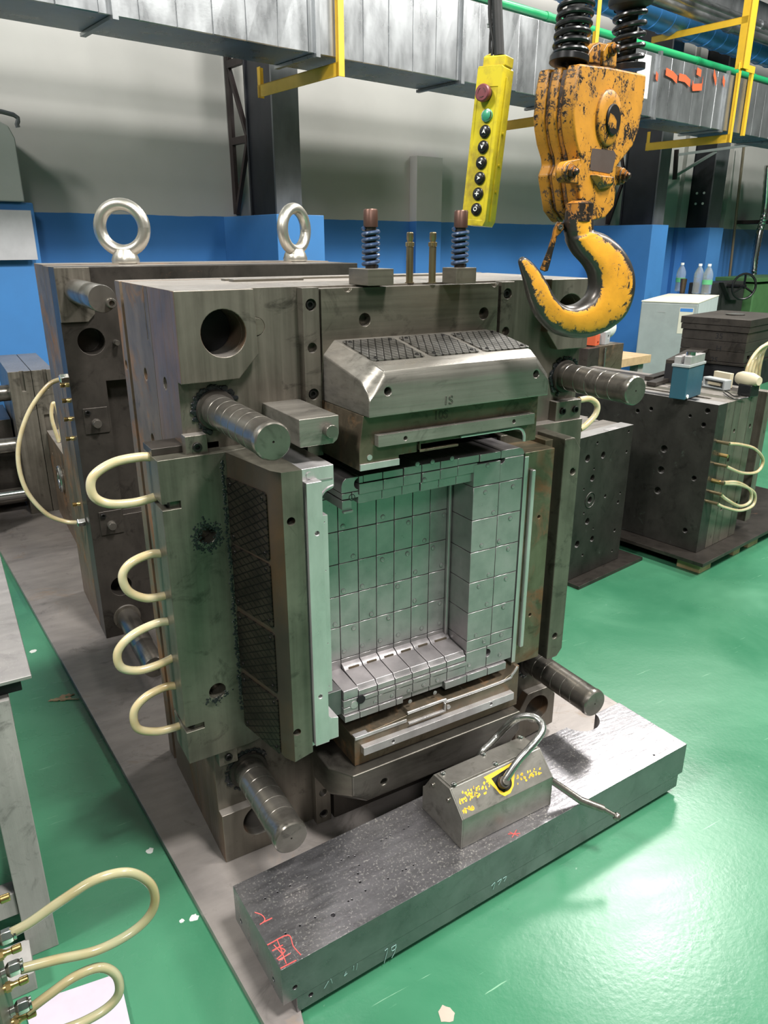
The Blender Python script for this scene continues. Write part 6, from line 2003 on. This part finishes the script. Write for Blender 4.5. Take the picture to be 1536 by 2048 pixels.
# ---------------------------------------------------------------- far left stacks
root = thing('left_mold_stack', 'grey mold block with slotted top at the left edge', 'mold', (0.1, 4.8, 0.02))
y6 = 4.52
x61, z6 = at(106, 738, 'y', y6).x, at(106, 738, 'y', y6).z
x60 = at(15, 748, 'y', y6).x
for i, (a, b2) in enumerate(((x60, x60 + (x61 - x60) * 0.5), (x60 + (x61 - x60) * 0.5 + 0.003, x61))):
    m = MB().box(a, b2, y6, y6 + 0.75, 0.02, z6)
    m.slot((a + b2) / 2, (a + b2) / 2 + 0.02, y6 - 0.01, y6 + 0.02, z6 - 0.11, z6 + 0.01)
    if i == 1:
        m.slot(a + 0.03, b2 - 0.03, y6 - 0.01, y6 + 0.02, z6 - 0.65, z6 - 0.25)
    m.build('mold_plate', MT['body'], root)
for k in range(3):
    zz = z6 - 0.13 - k * 0.30
    MB().cyl((x60 - 0.28, y6 + 0.12, zz), (x60 + 0.01, y6 + 0.12, zz), 0.045, n=20).build('guide_pin', MT['pin'], root, bevel=0)
MB().box(x60 - 0.50, x60 - 0.20, y6 - 0.25, y6 + 0.5, 0.02, z6 - 0.38).build('mold_plate', MT['side'], root)
MB().box(x60 - 0.19, x60 - 0.01, y6 + 0.22, y6 + 0.7, 0.02, z6 - 0.30).build('mold_plate', MT['dark'], root)
MB().cyl((x60 - 0.22, y6 + 0.05, 0.14), (x60 + 0.02, y6 + 0.05, 0.14), 0.028, n=16).build('guide_pin', MT['chrome'], root, bevel=0)

y7 = at(152, 1092, 'z', 0.02).y
xb = at(128, 912, 'y', y7)
root = thing('small_plate_mold', 'brown mold plate with an oval eye, left of the tall mold half', 'mold', (xb.x + 0.1, y7 + 0.4, 0.02))
z7 = xb.z
y7b = 4.50
m = MB().box(xb.x, xb.x + 0.07, y7, y7b, 0.02, z7)
for yy, zz in ((y7 + 0.12, z7 - 0.1), (y7 + 0.5, z7 - 0.1), (y7 + 0.12, 0.16)):
    m.hole((xb.x, yy, zz), (1, 0, 0), 0.012, 0.02, 12)
m.build('face_plate', MT['side'], root)
MB().box(xb.x + 0.073, xb.x + 0.16, y7 - 0.02, y7b, 0.02, z7 - 0.02).build('mold_plate', MT['dark'], root)
MB().box(xb.x + 0.163, xb.x + 0.30, y7 + 0.0, y7b, 0.02, z7 + 0.0).build('mold_plate', MT['dark'], root)
yc = (y7 + y7b) / 2 - 0.1
MB().tube([(xb.x - 0.008, yc + 0.05 * math.cos(a), 0.33 + 0.06 * math.sin(a)) for a in [2 * math.pi * q / 24 for q in range(24)]], 0.014, 10, closed=True).build('oval_eye', MT['shackle'], root, bevel=0)
P = [at(q[0], q[1], 'y', y7 + 0.3) for q in ((118, 884), (104, 838), (104, 812), (110, 808), (119, 835), (123, 880))]
MB().tube(catmull(P, 7), 0.010, 10).build('water_hose', MT['hose'], root, bevel=0)

# ---------------------------------------------------------------- table at the lower left
ztb = 0.70
tc = at(63, 1350, 'z', ztb)
root = thing('work_table', 'low grey timber table with a scratched steel top at the left edge', 'table', (tc.x - 0.4, tc.y + 0.4, 0))
MB().box(tc.x - 0.9, tc.x, tc.y, tc.y + 1.15, ztb - 0.008, ztb).build('table_top', MT['tableplate'], root, bevel=0.0015)
MB().box(tc.x - 0.88, tc.x - 0.02, tc.y + 0.03, tc.y + 1.1, ztb - 0.045, ztb - 0.009).build('table_frame', MT['void'], root)
lx = at(118, 1890, 'z', 0.0)
for xx in (lx.x - 0.062, lx.x - 0.80):
    for yy in (lx.y, lx.y + 0.95):
        MB().box(xx, xx + 0.062, yy, yy + 0.075, 0, ztb - 0.046).build('leg', MT['graywood'], root, bevel=0.002)
MB().box(lx.x - 0.80, lx.x - 0.063, lx.y + 0.01, lx.y + 0.05, 0.12, 0.18).build('rail', MT['graywood'], root, bevel=0.002)
MB().box(lx.x - 0.052, lx.x - 0.010, lx.y + 0.078, lx.y + 0.94, 0.12, 0.18).build('rail', MT['graywood'], root, bevel=0.002)
MB().box(lx.x - 0.052, lx.x - 0.010, lx.y + 0.078, lx.y + 0.94, ztb - 0.13, ztb - 0.046).build('rail', MT['graywood'], root, bevel=0.002)
MB().box(lx.x - 0.80, lx.x - 0.063, lx.y + 0.01, lx.y + 0.05, ztb - 0.13, ztb - 0.046).build('rail', MT['graywood'], root, bevel=0.002)
MB().beam((lx.x - 0.40, lx.y + 0.03, 0.17), (lx.x - 0.085, lx.y + 0.03, ztb - 0.14), 0.03, 0.07, (0, 1, 0)).build('brace', MT['graywood'], root, bevel=0.002)
MB().box(lx.x - 0.2, lx.x - 0.055, lx.y - 0.09, lx.y + 0.005, 0.0, 0.05).build('packing_wood', MT['graywood'], root, bevel=0.002)

# pale board on the floor
pts = [at(*q, 'z', 0.012) for q in ((48, 2010), (238, 1945), (268, 2080), (90, 2180))]
root = thing('pale_board', 'pale lilac scrap board on the green floor at the lower left', 'board', (pts[1].x, pts[1].y, 0))
MB().loft([[Vector((p.x, p.y, 0.0)) for p in pts], [Vector((p.x, p.y, 0.012)) for p in pts]]).build('board_sheet', MT['board'], root, bevel=0.001)

# mold edge with fittings and two big hose loops, cut by the left frame edge
yn = 0.92
e0, e1 = at(2, 1880, 'y', yn), at(28, 2048, 'y', yn)
root = thing('fitting_plate', 'green-grey mold edge with chrome and brass fittings at the lower left corner', 'mold', (e1.x - 0.2, yn, 0.0))
xm = at(14, 1985, 'y', yn).x
zm0 = at(10, 1870, 'y', yn).z
MB().box(xm - 0.22, xm, yn - 0.14, yn + 0.06, 0.0, zm0 + 0.25).build('mold_edge', MT['slide_v'], root, bevel=0.003)
fits = [((2, 1872), 'n'), ((12, 1885 + 50), 'n'), ((22, 2022), 'n')]


def scl(P, k):
    return [(a * k, b * k) for a, b in P]


def fitting(px, py, kind, ln=0.045):
    S = 0.62
    p = at(px, py, 'y', yn - 0.03)
    b0 = Vector((xm, yn - 0.03, p.z))
    if kind == 'n':
        g = MB().lathe(scl([(0, 0), (0.010, 0), (0.010, 0.012), (0.0125, 0.013), (0.0165, 0.017), (0.0165, 0.034), (0.0145, 0.040), (0, 0.040)], S), b0, (1, 0, 0), 6).build('hose_nut', MT['chrome'], root, bevel=0.001)
        MB().lathe(scl([(0.012, 0.040), (0.0135, 0.041), (0.0135, 0.0455), (0.012, 0.046)], S), b0, (1, 0, 0), 20).build('nut_ring', MT['chrome'], g, bevel=0)
    else:
        g = MB().lathe(scl([(0, 0), (0.009, 0), (0.009, 0.016), (0.0065, 0.020), (0.0065, 0.030), (0.009, 0.032), (0.009, 0.048), (0.007, 0.050), (0, 0.050)], S), b0, (1, 0, 0), 18).build('brass_nipple', MT['brass'], root, bevel=0)
        MB().lathe(scl([(0.0115, 0.004), (0.0115, 0.014)], S), b0, (1, 0, 0), 6).build('hex_collar', MT['brass'], g, bevel=0)
    return b0 + Vector((0.028, 0, 0))


ends = []
for py in (1872, 1942, 2026):
    ends.append(fitting(14, py, 'n'))
for py in (1795, 1905, 1975, 2050):
    fitting(14, py, 'b')
for a_, pts, z_ in ((0, ((22, 1866), (60, 1845), (120, 1803), (190, 1760), (255, 1745), (298, 1765), (310, 1800), (296, 1835), (255, 1870), (190, 1902), (110, 1920), (42, 1938)), 1),
                    (2, ((55, 2022), (100, 1988), (150, 1953), (200, 1935), (232, 1950), (238, 1985), (215, 2015), (170, 2042), (120, 2062), (60, 2085)), 2)):
    P = [at(q[0], q[1], 'y', yn - 0.03 - 0.10 * math.sin(math.pi * i / (len(pts) - 1)) * 0) for i, q in enumerate(pts)]
    MB().tube(catmull(P, 9), 0.0068, 18).build('water_hose', MT['hose_near'], root, bevel=0)

# leaf and paint drips on the floor
def blob(name, label, cat, px, py, r_, m, seed, z=0.0, n=14, h=0.0008):
    p = at(px, py, 'z', z)
    rg = random.Random(seed)
    pts = [(p.x + r_ * rg.uniform(0.7, 1.15) * math.cos(2 * math.pi * k / n), p.y + r_ * rg.uniform(0.7, 1.15) * math.sin(2 * math.pi * k / n)) for k in range(n)]
    o = MB().prism(pts, 'z', z, z + h).build(name, m, None, bevel=0)
    return tag(o, label, cat)


wp_ = plain('dried_white_paint', (0.66, 0.68, 0.64), 0.6)
blob('paint_spot', 'small white paint spot on the green floor left of the steel floor plate', 'paint spot', 300, 1702, 0.011, wp_, 1)
blob('paint_spot', 'larger round white smear touching the floor plate edge', 'paint spot', 388, 1836, 0.011, wp_, 2)
blob('paint_spot', 'tiny white dot left of the round smear by the floor plate', 'paint spot', 364, 1842, 0.006, wp_, 3)
blob('paint_chip', 'brownish worn patch on the green floor at the bottom edge', 'worn patch', 892, 2028, 0.019, plain('worn_patch', (0.40, 0.34, 0.28), 0.6), 4)
blob('paint_spot', 'white scuffed spot near the table top corner', 'paint spot', 66, 1303, 0.014, wp_, 5)
pl0 = at(118, 1399, 'z', 0.0)
lf = MB()
for k, (dx, dy, s_) in enumerate(((0, 0, 1), (0.02, 0.012, 0.9), (0.02, -0.012, 0.9), (-0.02, 0.006, 0.7), (0.04, 0.004, 0.6))):
    c_ = Vector((pl0.x + dx, pl0.y + dy, 0.001))
    lf.add([c_ + Vector((0.022 * s_ * math.cos(a), 0.012 * s_ * math.sin(a) * (1 if q % 2 else 0.5), 0.002 * (q % 2))) for q, a in enumerate([2 * math.pi * q / 10 for q in range(10)])] + [c_ + Vector((0, 0, 0.003))], [(q, (q + 1) % 10, 10) for q in range(10)])
root = thing('dry_leaf', 'dry crumbled leaf with its stalk on the green floor', 'leaf', (pl0.x, pl0.y, 0))
lf.build('leaf_blade', plain('dry_leaf', (0.28, 0.20, 0.12), 0.7), root, bevel=0)
MB().tube([at(102, 1400, 'z', 0.003), at(158, 1398, 'z', 0.003)], 0.002, 6).build('stalk', plain('leaf_stalk', (0.42, 0.36, 0.22), 0.6), root, bevel=0)

# stencilled notice half hidden behind the hook block on the duct
pz = fb(1298, 145, 'y', DY0 - 0.03)
root = thing('duct_notice', 'white paper notice stuck on the duct behind the hook block', 'notice', FB @ Vector((pz.x, DY0 - 0.03, pz.z)), BA)
MB().box(pz.x - 0.16, pz.x + 0.02, DY0 - 0.026, DY0 - 0.018, DZ0 + 0.12, DZ1 - 0.04).build('notice_sheet', MT['white_print'], root, M=FB, bevel=0)
